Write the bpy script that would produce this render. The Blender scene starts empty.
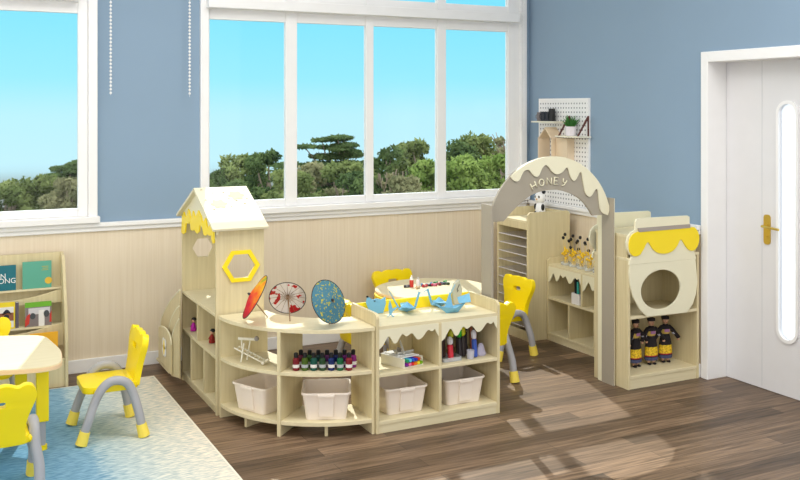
import bpy, math, random
from mathutils import Vector, Matrix
from mathutils.geometry import tessellate_polygon
R = math.radians
PI = math.pi
scn = bpy.context.scene
col = scn.collection
# ---------------------------------------------------------------- camera numbers
FPX, HV, CX, CH = 937.0, 108.0, 400.0, 1.75
YAW = math.atan2(475.0, 937.0)
SA, CA = math.sin(YAW), math.cos(YAW)
def _ray(u, v):
    r = (u - CX) / FPX
    return (SA + r * CA, CA - r * SA, (HV - v) / FPX)
def at_y(u, v, Y):
    d = _ray(u, v); t = Y / d[1]; return Vector((t * d[0], Y, CH + t * d[2]))
def at_x(u, v, X):
    d = _ray(u, v); t = X / d[0]; return Vector((X, t * d[1], CH + t * d[2]))
def at_z(u, v, z):
    d = _ray(u, v); t = (z - CH) / d[2]; return Vector((t * d[0], t * d[1], z))
def at_d(u, v, D):
    d = _ray(u, v); return Vector((D * d[0], D * d[1], CH + D * d[2]))
FW = Vector((SA, CA, 0)); RT = Vector((CA, -SA, 0)); UP = Vector((0, 0, 1))

# ---------------------------------------------------------------- materials
def lin(c):
    return tuple((x / 12.92 if x <= .04045 else ((x + .055) / 1.055) ** 2.4) for x in [k / 255 for k in c]) + (1,)
MATS = {}
def mat(name, rgb, rough=.5, metal=0, spec=.4, trans=0, alpha=1, bump=0, bscale=60, var=0, vscale=8):
    if name in MATS: return MATS[name]
    m = bpy.data.materials.new(name); m.use_nodes = True
    nt = m.node_tree; b = nt.nodes['Principled BSDF']
    c = lin(rgb)
    b.inputs['Base Color'].default_value = c
    b.inputs['Roughness'].default_value = rough
    b.inputs['Metallic'].default_value = metal
    b.inputs['Specular IOR Level'].default_value = spec
    b.inputs['Transmission Weight'].default_value = trans
    b.inputs['Alpha'].default_value = alpha
    tc = nt.nodes.new('ShaderNodeTexCoord')
    n = nt.nodes.new('ShaderNodeTexNoise'); n.inputs['Scale'].default_value = vscale; n.inputs['Detail'].default_value = 3
    nt.links.new(tc.outputs['Object'], n.inputs['Vector'])
    mx = nt.nodes.new('ShaderNodeMix'); mx.data_type = 'RGBA'
    k = max(var, .03)
    mx.inputs[6].default_value = tuple(x * (1 - k) for x in c[:3]) + (1,)
    mx.inputs[7].default_value = tuple(min(1, x * (1 + k)) for x in c[:3]) + (1,)
    nt.links.new(n.outputs['Fac'], mx.inputs[0]); nt.links.new(mx.outputs[2], b.inputs['Base Color'])
    if bump:
        n2 = nt.nodes.new('ShaderNodeTexNoise'); n2.inputs['Scale'].default_value = bscale
        nt.links.new(tc.outputs['Object'], n2.inputs['Vector'])
        bp = nt.nodes.new('ShaderNodeBump'); bp.inputs['Strength'].default_value = bump; bp.inputs['Distance'].default_value = .002
        nt.links.new(n2.outputs['Fac'], bp.inputs['Height']); nt.links.new(bp.outputs[0], b.inputs['Normal'])
    MATS[name] = m; return m

def grain(name, rgb1, rgb2, scale=(90, 90, 3), rough=.5, fine=1.0):
    m = bpy.data.materials.new(name); m.use_nodes = True
    nt = m.node_tree; b = nt.nodes['Principled BSDF']; b.inputs['Roughness'].default_value = rough
    b.inputs['Specular IOR Level'].default_value = .3
    g = nt.nodes.new('ShaderNodeNewGeometry')
    mp = nt.nodes.new('ShaderNodeMapping'); mp.inputs['Scale'].default_value = scale
    n = nt.nodes.new('ShaderNodeTexNoise'); n.inputs['Scale'].default_value = 1; n.inputs['Detail'].default_value = 4
    n.inputs['Distortion'].default_value = .4
    nt.links.new(g.outputs['Position'], mp.inputs['Vector']); nt.links.new(mp.outputs[0], n.inputs['Vector'])
    r = nt.nodes.new('ShaderNodeValToRGB')
    r.color_ramp.elements[0].position = .3; r.color_ramp.elements[0].color = lin(rgb1)
    r.color_ramp.elements[1].position = .7; r.color_ramp.elements[1].color = lin(rgb2)
    nt.links.new(n.outputs['Fac'], r.inputs['Fac']); nt.links.new(r.outputs['Color'], b.inputs['Base Color'])
    MATS[name] = m; return m

WOOD = grain('birch_wood', (208, 194, 152), (221, 208, 169), (60, 60, 2.2))
WOODT = grain('birch_flat', (218, 206, 168), (226, 215, 180), (4, 60, 60))
WAIN = grain('wainscot_wood', (222, 207, 182), (231, 218, 196), (80, 80, 1.5))
CREAM = mat('cream_board', (234, 229, 200), .45)
CREAMW = mat('ivory_roof', (228, 222, 194), .45)
YEL = mat('yellow_plastic', (255, 226, 10), .32, var=.03)
YELM = mat('yellow_matte_board', (250, 222, 30), .45)
YELP = mat('pale_yellow_rubber', (247, 222, 90), .5)
GREYT = mat('grey_tube', (168, 168, 172), .35)
GREYB = mat('grey_board', (166, 158, 142), .5)
GREYS = mat('grey_strip', (165, 155, 145), .5)
WHITE = mat('white_frame', (240, 240, 240), .4)
DOORW = mat('door_white', (222, 222, 224), .45)
BLUEW = mat('blue_wall_paint', (138, 161, 183), .7, spec=.15, var=.02, vscale=2)
CEIL = mat('ceiling_white', (240, 240, 238), .8)
BIN = mat('white_bin_plastic', (240, 228, 214), .4)
BRASS = mat('brass', (205, 175, 80), .3, metal=.7)
BLACK = mat('black_plastic', (22, 22, 24), .4)
DARKB = mat('dark_blue_black', (28, 34, 46), .35)
PAPERB = mat('blue_paper', (118, 178, 208), .7)
WIRE = mat('wire_metal', (225, 222, 224), .3, metal=.2)
BROWN = mat('brown_leather', (92, 50, 44), .6)
STICK = mat('bamboo_stick', (140, 112, 82), .6)
RIMD = mat('dark_rim', (50, 48, 50), .6)
IVW = mat('ivory_wood_model', (236, 232, 214), .6)

def glass_mat():
    m = bpy.data.materials.new('window_glass'); m.use_nodes = True
    nt = m.node_tree; nt.nodes.clear()
    o = nt.nodes.new('ShaderNodeOutputMaterial'); t = nt.nodes.new('ShaderNodeBsdfTransparent')
    t.inputs[0].default_value = (.97, .99, .99, 1)
    g = nt.nodes.new('ShaderNodeBsdfGlossy'); g.inputs['Roughness'].default_value = .02
    f = nt.nodes.new('ShaderNodeFresnel'); f.inputs[0].default_value = 1.2
    x = nt.nodes.new('ShaderNodeMixShader')
    nt.links.new(f.outputs[0], x.inputs[0]); nt.links.new(t.outputs[0], x.inputs[1]); nt.links.new(g.outputs[0], x.inputs[2])
    nt.links.new(x.outputs[0], o.inputs[0]); return m
GLASS = glass_mat()
def clear_mat(name, rgb, a):
    m = bpy.data.materials.new(name); m.use_nodes = True
    nt = m.node_tree; b = nt.nodes['Principled BSDF']
    b.inputs['Base Color'].default_value = lin(rgb); b.inputs['Alpha'].default_value = a; b.inputs['Roughness'].default_value = .1
    return m
def frost():
    m = bpy.data.materials.new('frosted_glass'); m.use_nodes = True; nt = m.node_tree; nt.nodes.clear()
    o = nt.nodes.new('ShaderNodeOutputMaterial'); t = nt.nodes.new('ShaderNodeBsdfTranslucent'); t.inputs[0].default_value = (.9, .95, 1, 1)
    nt.links.new(t.outputs[0], o.inputs[0]); return m
FROST = frost()
CLEAR = clear_mat('clear_plastic', (225, 232, 235), .35)

def floor_mat():
    m = bpy.data.materials.new('dark_plank_floor'); m.use_nodes = True
    nt = m.node_tree; L = nt.links; b = nt.nodes['Principled BSDF']
    g = nt.nodes.new('ShaderNodeNewGeometry')
    br = nt.nodes.new('ShaderNodeTexBrick'); br.offset = .37; br.inputs['Scale'].default_value = 1
    br.inputs['Brick Width'].default_value = 1.1; br.inputs['Row Height'].default_value = .115
    br.inputs['Mortar Size'].default_value = .0012; br.inputs['Bias'].default_value = 0
    br.inputs['Color1'].default_value = lin((88, 71, 56)); br.inputs['Color2'].default_value = lin((136, 112, 90))
    br.inputs['Mortar'].default_value = lin((52, 40, 34))
    L.new(g.outputs['Position'], br.inputs['Vector'])
    mp = nt.nodes.new('ShaderNodeMapping'); mp.inputs['Scale'].default_value = (3, 60, 1)
    n = nt.nodes.new('ShaderNodeTexNoise'); n.inputs['Scale'].default_value = 1; n.inputs['Detail'].default_value = 6; n.inputs['Distortion'].default_value = .8
    L.new(g.outputs['Position'], mp.inputs[0]); L.new(mp.outputs[0], n.inputs['Vector'])
    r = nt.nodes.new('ShaderNodeValToRGB'); r.color_ramp.elements[0].position = .3; r.color_ramp.elements[0].color = (.42, .40, .38, 1)
    r.color_ramp.elements[1].position = .72; r.color_ramp.elements[1].color = (1.45, 1.45, 1.42, 1)
    L.new(n.outputs['Fac'], r.inputs[0])
    mx = nt.nodes.new('ShaderNodeMix'); mx.data_type = 'RGBA'; mx.blend_type = 'MULTIPLY'; mx.inputs[0].default_value = 1
    L.new(br.outputs['Color'], mx.inputs[6]); L.new(r.outputs[0], mx.inputs[7]); L.new(mx.outputs[2], b.inputs['Base Color'])
    b.inputs['Roughness'].default_value = .42; b.inputs['Specular IOR Level'].default_value = .35
    return m
def rug_mat():
    m = bpy.data.materials.new('striped_blue_cream_rug'); m.use_nodes = True
    nt = m.node_tree; L = nt.links; b = nt.nodes['Principled BSDF']; b.inputs['Roughness'].default_value = .95
    b.inputs['Specular IOR Level'].default_value = .1
    g = nt.nodes.new('ShaderNodeNewGeometry'); sp = nt.nodes.new('ShaderNodeSeparateXYZ'); L.new(g.outputs['Position'], sp.inputs[0])
    mp = nt.nodes.new('ShaderNodeMapping'); mp.inputs['Scale'].default_value = (20, 105, 1); mp.inputs['Rotation'].default_value = (0, 0, R(20))
    n = nt.nodes.new('ShaderNodeTexNoise'); n.inputs['Scale'].default_value = 1; n.inputs['Detail'].default_value = 5
    L.new(g.outputs['Position'], mp.inputs[0]); L.new(mp.outputs[0], n.inputs['Vector'])
    n2 = nt.nodes.new('ShaderNodeTexNoise'); n2.inputs['Scale'].default_value = 2.2; L.new(g.outputs['Position'], n2.inputs['Vector'])
    def mth(op, a, c):
        k = nt.nodes.new('ShaderNodeMath'); k.operation = op
        for i, q in enumerate((a, c)):
            if isinstance(q, (int, float)): k.inputs[i].default_value = q
            else: L.new(q, k.inputs[i])
        return k.outputs[0]
    v = mth('ADD', mth('MULTIPLY', sp.outputs['X'], .62), mth('MULTIPLY', mth('SUBTRACT', n.outputs['Fac'], .5), .16))
    v = mth('ADD', v, mth('MULTIPLY', mth('SUBTRACT', n2.outputs['Fac'], .5), .06))
    r = nt.nodes.new('ShaderNodeValToRGB'); cr = r.color_ramp
    cr.elements[0].position = .22; cr.elements[0].color = lin((98, 148, 182))
    cr.elements[1].position = .8; cr.elements[1].color = lin((226, 220, 205))
    for p, c in ((.455, (132, 172, 198)), (.495, (176, 199, 208)), (.66, (210, 214, 206))):
        e = cr.elements.new(p); e.color = lin(c)
    L.new(v, r.inputs[0])
    r3 = nt.nodes.new('ShaderNodeValToRGB'); r3.color_ramp.elements[0].position = .36; r3.color_ramp.elements[0].color = (.66, .74, .78, 1)
    r3.color_ramp.elements[1].position = .62; r3.color_ramp.elements[1].color = (1.22, 1.16, 1.1, 1); L.new(n.outputs['Fac'], r3.inputs[0])
    mm = nt.nodes.new('ShaderNodeMix'); mm.data_type = 'RGBA'; mm.blend_type = 'MULTIPLY'; mm.inputs[0].default_value = 1
    L.new(r.outputs[0], mm.inputs[6]); L.new(r3.outputs[0], mm.inputs[7]); L.new(mm.outputs[2], b.inputs['Base Color'])
    bp = nt.nodes.new('ShaderNodeBump'); bp.inputs['Strength'].default_value = .5; bp.inputs['Distance'].default_value = .004
    L.new(n.outputs['Fac'], bp.inputs['Height']); L.new(bp.outputs[0], b.inputs['Normal'])
    return m
def dots_mat():
    m = bpy.data.materials.new('white_perforated_board'); m.use_nodes = True
    nt = m.node_tree; L = nt.links; b = nt.nodes['Principled BSDF']; b.inputs['Roughness'].default_value = .5
    g = nt.nodes.new('ShaderNodeNewGeometry'); sp = nt.nodes.new('ShaderNodeSeparateXYZ'); L.new(g.outputs['Position'], sp.inputs[0])
    def mth(op, a, c=0.0):
        k = nt.nodes.new('ShaderNodeMath'); k.operation = op
        for i, q in enumerate((a, c)):
            if isinstance(q, (int, float)): k.inputs[i].default_value = q
            else: L.new(q, k.inputs[i])
        return k.outputs[0]
    def cell(s):
        f = mth('SUBTRACT', mth('FRACT', mth('MULTIPLY', s, 1 / .034)), .5); return mth('MULTIPLY', f, f)
    d = mth('SQRT', mth('ADD', cell(sp.outputs['Y']), cell(sp.outputs['Z'])))
    k = mth('LESS_THAN', d, .2)
    mx = nt.nodes.new('ShaderNodeMix'); mx.data_type = 'RGBA'; L.new(k, mx.inputs[0])
    mx.inputs[6].default_value = lin((236, 236, 236)); mx.inputs[7].default_value = lin((120, 122, 128))
    L.new(mx.outputs[2], b.inputs['Base Color']); return m
def leaf_mat(name, c1, c2):
    m = bpy.data.materials.new(name); m.use_nodes = True
    nt = m.node_tree; L = nt.links; nt.nodes.clear()
    o = nt.nodes.new('ShaderNodeOutputMaterial'); d = nt.nodes.new('ShaderNodeBsdfDiffuse'); t = nt.nodes.new('ShaderNodeBsdfTranslucent')
    x = nt.nodes.new('ShaderNodeMixShader'); x.inputs[0].default_value = .35
    g = nt.nodes.new('ShaderNodeNewGeometry'); n = nt.nodes.new('ShaderNodeTexNoise'); n.inputs['Scale'].default_value = 1.6; n.inputs['Detail'].default_value = 5
    L.new(g.outputs['Position'], n.inputs['Vector'])
    r = nt.nodes.new('ShaderNodeValToRGB'); r.color_ramp.elements[0].position = .35; r.color_ramp.elements[1].position = .65
    r.color_ramp.elements[0].color = lin(c1); r.color_ramp.elements[1].color = lin(c2)
    L.new(n.outputs['Fac'], r.inputs[0]); L.new(r.outputs[0], d.inputs[0]); L.new(r.outputs[0], t.inputs[0])
    L.new(d.outputs[0], x.inputs[1]); L.new(t.outputs[0], x.inputs[2]); L.new(x.outputs[0], o.inputs[0]); return m
def splash(name, stops, scale, detail=2, rad=None):
    m = bpy.data.materials.new(name); m.use_nodes = True
    nt = m.node_tree; L = nt.links; b = nt.nodes['Principled BSDF']; b.inputs['Roughness'].default_value = .6
    tc = nt.nodes.new('ShaderNodeTexCoord'); n = nt.nodes.new('ShaderNodeTexNoise')
    n.inputs['Scale'].default_value = scale; n.inputs['Detail'].default_value = detail
    L.new(tc.outputs['Object'], n.inputs['Vector'])
    tr = nt.nodes.new('ShaderNodeBsdfTranslucent'); ms = nt.nodes.new('ShaderNodeMixShader'); ms.inputs[0].default_value = .45 if 'paper' in name else 0
    r = nt.nodes.new('ShaderNodeValToRGB'); cr = r.color_ramp
    cr.interpolation = 'CONSTANT' if rad == 'c' else 'LINEAR'
    cr.elements[0].position = stops[0][0]; cr.elements[0].color = lin(stops[0][1])
    cr.elements[1].position = stops[1][0]; cr.elements[1].color = lin(stops[1][1])
    for p, c in stops[2:]:
        e = cr.elements.new(p); e.color = lin(c)
    L.new(n.outputs['Fac'], r.inputs[0]); L.new(r.outputs[0], b.inputs['Base Color'])
    L.new(r.outputs[0], tr.inputs[0]); L.new(b.outputs[0], ms.inputs[1]); L.new(tr.outputs[0], ms.inputs[2]); L.new(ms.outputs[0], nt.nodes['Material Output'].inputs[0]); return m

# ---------------------------------------------------------------- mesh builder
class MB:
    def __init__(s): s.v = []; s.f = []; s.mi = []; s.m = 0
    def _add(s, vs, fs):
        k = len(s.v); s.v += [Vector(p) for p in vs]
        for f in fs: s.f.append([i + k for i in f]); s.mi.append(s.m)
        return s
    def box(s, x0, y0, z0, x1, y1, z1):
        x0, x1 = min(x0, x1), max(x0, x1); y0, y1 = min(y0, y1), max(y0, y1); z0, z1 = min(z0, z1), max(z0, z1)
        return s._add([(x0,y0,z0),(x1,y0,z0),(x1,y1,z0),(x0,y1,z0),(x0,y0,z1),(x1,y0,z1),(x1,y1,z1),(x0,y1,z1)],
            [(0,3,2,1),(4,5,6,7),(0,1,5,4),(1,2,6,5),(2,3,7,6),(3,0,4,7)])
    def obox(s, c, ax, ay, az, sx, sy, sz):
        c = Vector(c); P = []
        for k in (-1, 1):
            for (i, j) in ((-1,-1),(1,-1),(1,1),(-1,1)): P.append(c + ax*(i*sx/2) + ay*(j*sy/2) + az*(k*sz/2))
        return s._add(P, [(0,3,2,1),(4,5,6,7),(0,1,5,4),(1,2,6,5),(2,3,7,6),(3,0,4,7)])
    def prism(s, loops, o, ux, uy, t):
        """loops: 2D outlines (first outer, rest holes); extruded from o along ux x uy by t"""
        o = Vector(o); ux = Vector(ux); uy = Vector(uy); n = ux.cross(uy).normalized()
        def area(l): return sum(l[i][0]*l[(i+1) % len(l)][1] - l[(i+1) % len(l)][0]*l[i][1] for i in range(len(l)))
        L = []
        for i, l in enumerate(loops):
            l = list(l); a = area(l)
            if (i == 0) != (a > 0): l.reverse()
            L.append(l)
        flat = [p for l in L for p in l]; N = len(flat)
        tri = tessellate_polygon([[Vector((p[0], p[1], 0)) for p in l] for l in L])
        A = [o + ux*p[0] + uy*p[1] for p in flat]; B = [a + n*t for a in A]
        fs = []
        for (a, b, c) in tri:
            pa, pb, pc = flat[a], flat[b], flat[c]
            if (pb[0]-pa[0])*(pc[1]-pa[1]) - (pb[1]-pa[1])*(pc[0]-pa[0]) < 0: b, c = c, b
            fs.append((a+N, b+N, c+N)); fs.append((a, c, b))
        k = 0
        for l in L:
            for i in range(len(l)):
                a, b = k+i, k+(i+1) % len(l); fs.append((a, b, b+N, a+N))
            k += len(l)
        if t < 0: fs = [tuple(reversed(f)) for f in fs]
        return s._add(A + B, fs)
    def tube(s, path, r, seg=10, caps=True):
        P = [Vector(p) for p in path]; n = len(P); rr = r if isinstance(r, (list, tuple)) else [r]*n
        T = [(P[min(i+1, n-1)] - P[max(i-1, 0)]).normalized() for i in range(n)]
        a = Vector((0, 0, 1)) if abs(T[0].z) < .9 else Vector((1, 0, 0))
        u = T[0].cross(a).normalized(); vs = []; fs = []
        for i in range(n):
            u = (u - T[i]*u.dot(T[i])).normalized(); w = T[i].cross(u)
            for k in range(seg):
                q = 2*PI*k/seg; vs.append(P[i] + (u*math.cos(q) + w*math.sin(q))*rr[i])
        for i in range(n-1):
            for k in range(seg):
                k2 = (k+1) % seg; fs.append((i*seg+k, i*seg+k2, (i+1)*seg+k2, (i+1)*seg+k))
        if caps: fs.append(tuple(reversed(range(seg)))); fs.append(tuple((n-1)*seg+k for k in range(seg)))
        return s._add(vs, fs)
    def lathe(s, prof, o, ax=UP, seg=16, sx=1, sy=1, matf=None):
        o = Vector(o); ax = Vector(ax).normalized(); a = Vector((1, 0, 0)) if abs(ax.x) < .9 else Vector((0, 1, 0))
        w = ax.cross(a).normalized(); u = w.cross(ax).normalized(); n = len(prof); vs = []
        for (r, z) in prof:
            for k in range(seg):
                q = 2*PI*k/seg; vs.append(o + ax*z + u*(r*sx*math.cos(q)) + w*(r*sy*math.sin(q)))
        k0 = len(s.v); s.v += vs
        for i in range(n-1):
            for k in range(seg):
                k2 = (k+1) % seg; s.f.append([k0+i*seg+k, k0+i*seg+k2, k0+(i+1)*seg+k2, k0+(i+1)*seg+k]); s.mi.append(matf[i] if matf else s.m)
        s.f.append([k0+k for k in reversed(range(seg))]); s.mi.append(matf[0] if matf else s.m)
        s.f.append([k0+(n-1)*seg+k for k in range(seg)]); s.mi.append(matf[-1] if matf else s.m)
        return s
    def ball(s, c, r, seg=12, sx=1, sy=1, sz=1):
        n = max(6, seg // 2 + 1)
        return s.lathe([(max(1e-4, r*math.sin(PI*i/n)), -r*sz*math.cos(PI*i/n)) for i in range(n+1)], c, UP, seg, sx, sy)
    def poly(s, pts): return s._add(pts, [tuple(range(len(pts)))])
    def build(s, name, m, parent=None, bevel=0, smooth=False, solid=0, subd=0, bseg=2):
        me = bpy.data.meshes.new(name)
        off = Vector((0, 0, 0))
        if parent is None:
            lo = [min(v[i] for v in s.v) for i in range(3)]; hi = [max(v[i] for v in s.v) for i in range(3)]
            off = Vector(((lo[0]+hi[0])/2, (lo[1]+hi[1])/2, lo[2]))
        elif parent.get('_world'):
            off = Vector(parent['_world'])
        me.from_pydata([tuple(v - off) for v in s.v], [], s.f); me.validate(clean_customdata=False)
        for mm in (m if isinstance(m, (list, tuple)) else [m]): me.materials.append(mm)
        if len(me.polygons) == len(s.mi): me.polygons.foreach_set('material_index', s.mi)
        if smooth: me.polygons.foreach_set('use_smooth', [True]*len(me.polygons))
        me.update()
        o = bpy.data.objects.new(name, me); col.objects.link(o)
        if parent is None: o.location = off
        else:
            o.parent = parent
            if parent.get('_world'): o['_world'] = list(off)
        if solid:
            md = o.modifiers.new('s', 'SOLIDIFY'); md.thickness = solid; md.offset = 0
        if bevel:
            md = o.modifiers.new('b', 'BEVEL'); md.width = bevel; md.segments = bseg; md.limit_method = 'ANGLE'; md.angle_limit = R(35)
        if subd:
            md = o.modifiers.new('u', 'SUBSURF'); md.levels = subd; md.render_levels = subd
        return o
def tag(o, label, cat, group=None):
    o['label'] = label; o['category'] = cat
    if group: o['group'] = group
    return o
def struct(o): o['kind'] = 'structure'; return o
def thing(name, label, cat, loc=(0, 0, 0), rotz=0, group=None, world=False):
    o = bpy.data.objects.new(name, None); col.objects.link(o); o.location = loc; o.rotation_euler = (0, 0, rotz)
    o.empty_display_size = .1
    if world: o['_world'] = list(loc)
    return tag(o, label, cat, group)
def dup(root, loc, rotz, label, group=None):
    r = root.copy(); col.objects.link(r); r.location = loc; r.rotation_euler = (0, 0, rotz); r['label'] = label
    if group: r['group'] = group
    for ch in list(root.children):
        c = ch.copy(); col.objects.link(c); c.parent = r
        for g in ch.children:
            d = g.copy(); col.objects.link(d); d.parent = c
    return r
def smoothpts(P, n=6, closed=False):
    """Catmull-Rom through 2D/3D points"""
    out = []; N = len(P); rng = range(N if closed else N-1)
    for i in rng:
        if closed: a, b, c, d = P[(i-1) % N], P[i], P[(i+1) % N], P[(i+2) % N]
        else: a, b, c, d = P[max(i-1, 0)], P[i], P[i+1], P[min(i+2, N-1)]
        for k in range(n):
            t = k/n
            out.append(tuple(.5*((2*b[j]) + (-a[j]+c[j])*t + (2*a[j]-5*b[j]+4*c[j]-d[j])*t*t + (-a[j]+3*b[j]-3*c[j]+d[j])*t**3) for j in range(len(b))))
    if not closed: out.append(tuple(P[-1]))
    return out
def rrect(x0, y0, x1, y1, r, n=5):
    out = []
    for (cx, cy, a0) in ((x1-r, y1-r, 0), (x0+r, y1-r, 90), (x0+r, y0+r, 180), (x1-r, y0+r, 270)):
        for k in range(n+1):
            a = R(a0 + 90*k/n); out.append((cx + r*math.cos(a), cy + r*math.sin(a)))
    return out
def ell(cx, cy, rx, ry, n=32): return [(cx + rx*math.cos(2*PI*k/n), cy + ry*math.sin(2*PI*k/n)) for k in range(n)]
XA = Vector((1, 0, 0)); YA = Vector((0, 1, 0)); ZA = Vector((0, 0, 1))

# ================================================================ THE ROOM
BY = 6.49          # inner face of the back wall
RX = 4.50          # inner face of the right wall
WT = .10
ZC = 3.55
fl = MB().box(-3, -1.5, -.05, 4.8, BY+WT, 0).build('floor', floor_mat()); struct(fl)
struct(MB().box(-3, -1.5, ZC, 4.8, BY+WT, ZC+.08).build('ceiling', CEIL))
# back wall with two window openings
W1 = (-1.6, 1.005); W2 = (1.735, 4.44); WZ0, WZ1 = 1.03, 3.42
b = MB()
b.box(-3, BY, .95, W1[0], BY+WT, ZC).box(W1[1], BY, .95, W2[0], BY+WT, ZC).box(W2[1], BY, .95, RX+.2, BY+WT, ZC)
b.box(W1[0], BY, .95, W1[1], BY+WT, WZ0).box(W2[0], BY, .95, W2[1], BY+WT, WZ0)
b.box(W1[0], BY, WZ1, W1[1], BY+WT, ZC).box(W2[0], BY, WZ1, W2[1], BY+WT, ZC)
wb = b.build('wall_back', BLUEW); struct(wb)
wn = MB().box(-3, BY-.004, 0, RX, BY+WT, .95).build('wall_panel', WAIN, wb); wn.location = -Vector(wb.location)
# right wall
DY0, DY1, DZ = 3.45, 4.488, 2.053
b = MB()
b.box(RX, DY1, .95, RX+.16, BY, ZC).box(RX, DY0, DZ, RX+.16, DY1, ZC).box(RX, -1.5, 0, RX+.16, DY0, ZC)
wr = b.build('wall_right', BLUEW); struct(wr)
wp = MB().box(RX-.003, DY1+.05, 0, RX+.16, BY, .95).build('wall_panel', WAIN, wr); wp.location = -Vector(wr.location)
for nm, a in (('baseboard_back', (-3, BY-.022, 0, RX-.003, BY-.004, .088)), ('baseboard_right', (RX-.018, 4.545, 0, RX-.003, BY-.03, .088))):
    struct(MB().box(*a).build(nm, WHITE, bevel=.004))
b = MB().box(-3, BY-.035, .958, RX-.04, BY, .988).box(-3, BY-.02, .928, RX-.04, BY-.004, .958)
struct(b.build('trim_1', WHITE, bevel=.005))
b = MB().box(RX-.035, 4.545, .958, RX, BY-.001, .988).box(RX-.02, 4.545, .928, RX-.003, BY-.03, .958)
struct(b.build('trim_2', WHITE, bevel=.005))

def window(n, x0, x1, panes):
    """frame with lower casements and a transom row above a deep rail"""
    b = MB(); y0, y1 = BY-.02, BY+.05
    # outer casing
    b.box(x0-.018, BY-.03, 1.03, x0+.04, y1, WZ1+.03).box(x1-.04, BY-.03, 1.03, x1+.018, y1, WZ1+.03)
    b.box(x0, y0, WZ1-.04, x1, y1, WZ1+.03)
    b.box(x0-.03, BY-.06, .99, x1+.03, y1+.03, 1.032)           # sill board
    gl = []
    px = [p for q in panes for p in q]
    cuts = [x0+.04] + px + [x1-.04]
    for i in range(0, len(cuts), 2):
        b.box(cuts[i], BY-.005, 1.032, cuts[i+1], BY+.04, WZ1-.03)   # mullions
    for (a, c) in panes:
        b.box(a, BY, 1.032, c, BY+.04, 1.085).box(a, BY, 2.377, c, BY+.04, 2.46).box(a, BY, 2.52, c, BY+.04, 2.585)
        b.box(a, BY, WZ1-.09, c, BY+.04, WZ1-.03)
    b.box(x0+.02, BY-.10, 2.45, x1-.10, BY+.03, 2.52)          # projecting rail
    o = struct(b.build('window_%d' % n, WHITE, bevel=.004))
    g = MB()
    for (a, c) in panes: g.box(a, BY+.018, 1.085, c, BY+.022, 2.377).box(a, BY+.018, 2.585, c, BY+.022, WZ1-.09)
    p = g.build('window_pane', GLASS, o); p.location = -Vector(o.location)
    return o
window(1, -1.6, 1.005, [(-1.5, -.95), (-.86, -.28), (-.18, .32), (.41, .903)])
window(2, 1.735, 4.44, [(1.786, 2.352), (2.441, 2.998), (3.062, 3.62), (3.70, 4.287)])
# door
b = MB(); b.box(RX-.012, DY1-.008, 0, RX+.155, 4.54, 2.113).box(RX-.012, DY0-.05, DZ-.008, RX+.155, DY1-.008, 2.113).box(RX-.012, DY0-.05, 0, RX+.155, DY0, DZ)
struct(b.build('trim_3', WHITE, bevel=.004))
DX = 4.655
b = MB()
slot = rrect(3.912, .327, 4.074, 1.795, .079, 10); inner = rrect(3.931, .347, 4.055, 1.775, .061, 10)
b.prism([[(DY0, .004), (DY1, .004), (DY1, DZ), (DY0, DZ)], inner], (DX+.04, 0, 0), YA, ZA, -.04)
dr = struct(b.build('door_1', DOORW))
def dpart(bb, name, m, **k):
    o = bb.build(name, m, dr, **k); o.location = -Vector(dr.location); return o
dpart(MB().prism([slot, inner], (DX, 0, 0), YA, ZA, -.012), 'door_window_trim', WHITE, bevel=.003)
dpart(MB().prism([inner], (DX+.02, 0, 0), YA, ZA, -.006), 'door_window', FROST)
dpart(MB().box(DX-.0015, 4.188, .02, DX, 4.192, DZ-.01), 'door_groove', mat('door_groove', (205, 207, 210), .5))
dpart(MB().prism([rrect(4.122, .905, 4.172, 1.09, .02)], (DX, 0, 0), YA, ZA, -.008).tube([(DX, 4.147, 1.02), (DX-.05, 4.147, 1.02), (DX-.055, 4.10, 1.018), (DX-.05, 4.02, 1.012)], .008, 8)
      .tube([(DX-.001, 4.147, .955), (DX-.012, 4.147, .955)], .008, 8), 'door_handle', BRASS, smooth=False)

# blind cords
def cord(x, zb, label, y=BY-.09):
    t = MB(); z = ZC-.02
    t.tube([(x, y, zb), (x, y, z)], .0012, 5)
    while z > zb:
        t.ball((x, y, z), .0085, 6); z -= .024
    tag(t.build('blind_cord', WHITE), label, 'cord', 'blind pull cords')
cord(1.097, 1.835, 'white bead cord hanging beside the left window')
cord(1.623, 1.826, 'white bead cord hanging just left of the wide window')
cord(4.345, 1.6, 'white bead cord in front of the wide window right frame, left of two')
cord(4.385, 1.6, 'white bead cord in front of the wide window right frame, nearer the corner')

# rug
b = MB().box(-1.2, 3.2, .0005, 1.322, 6.165, .005)
rug = tag(b.build('rug', rug_mat(), bevel=.001), 'blue to cream striped rug on the dark plank floor', 'rug')
MB().box(1.322, 3.2, .0005, 1.331, 6.165, .0055).box(-1.2, 6.165, .0005, 1.331, 6.172, .0055).build('rug_border', mat('cream_cord', (236, 230, 212), .9), rug).location = -Vector(rug.location)

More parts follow.
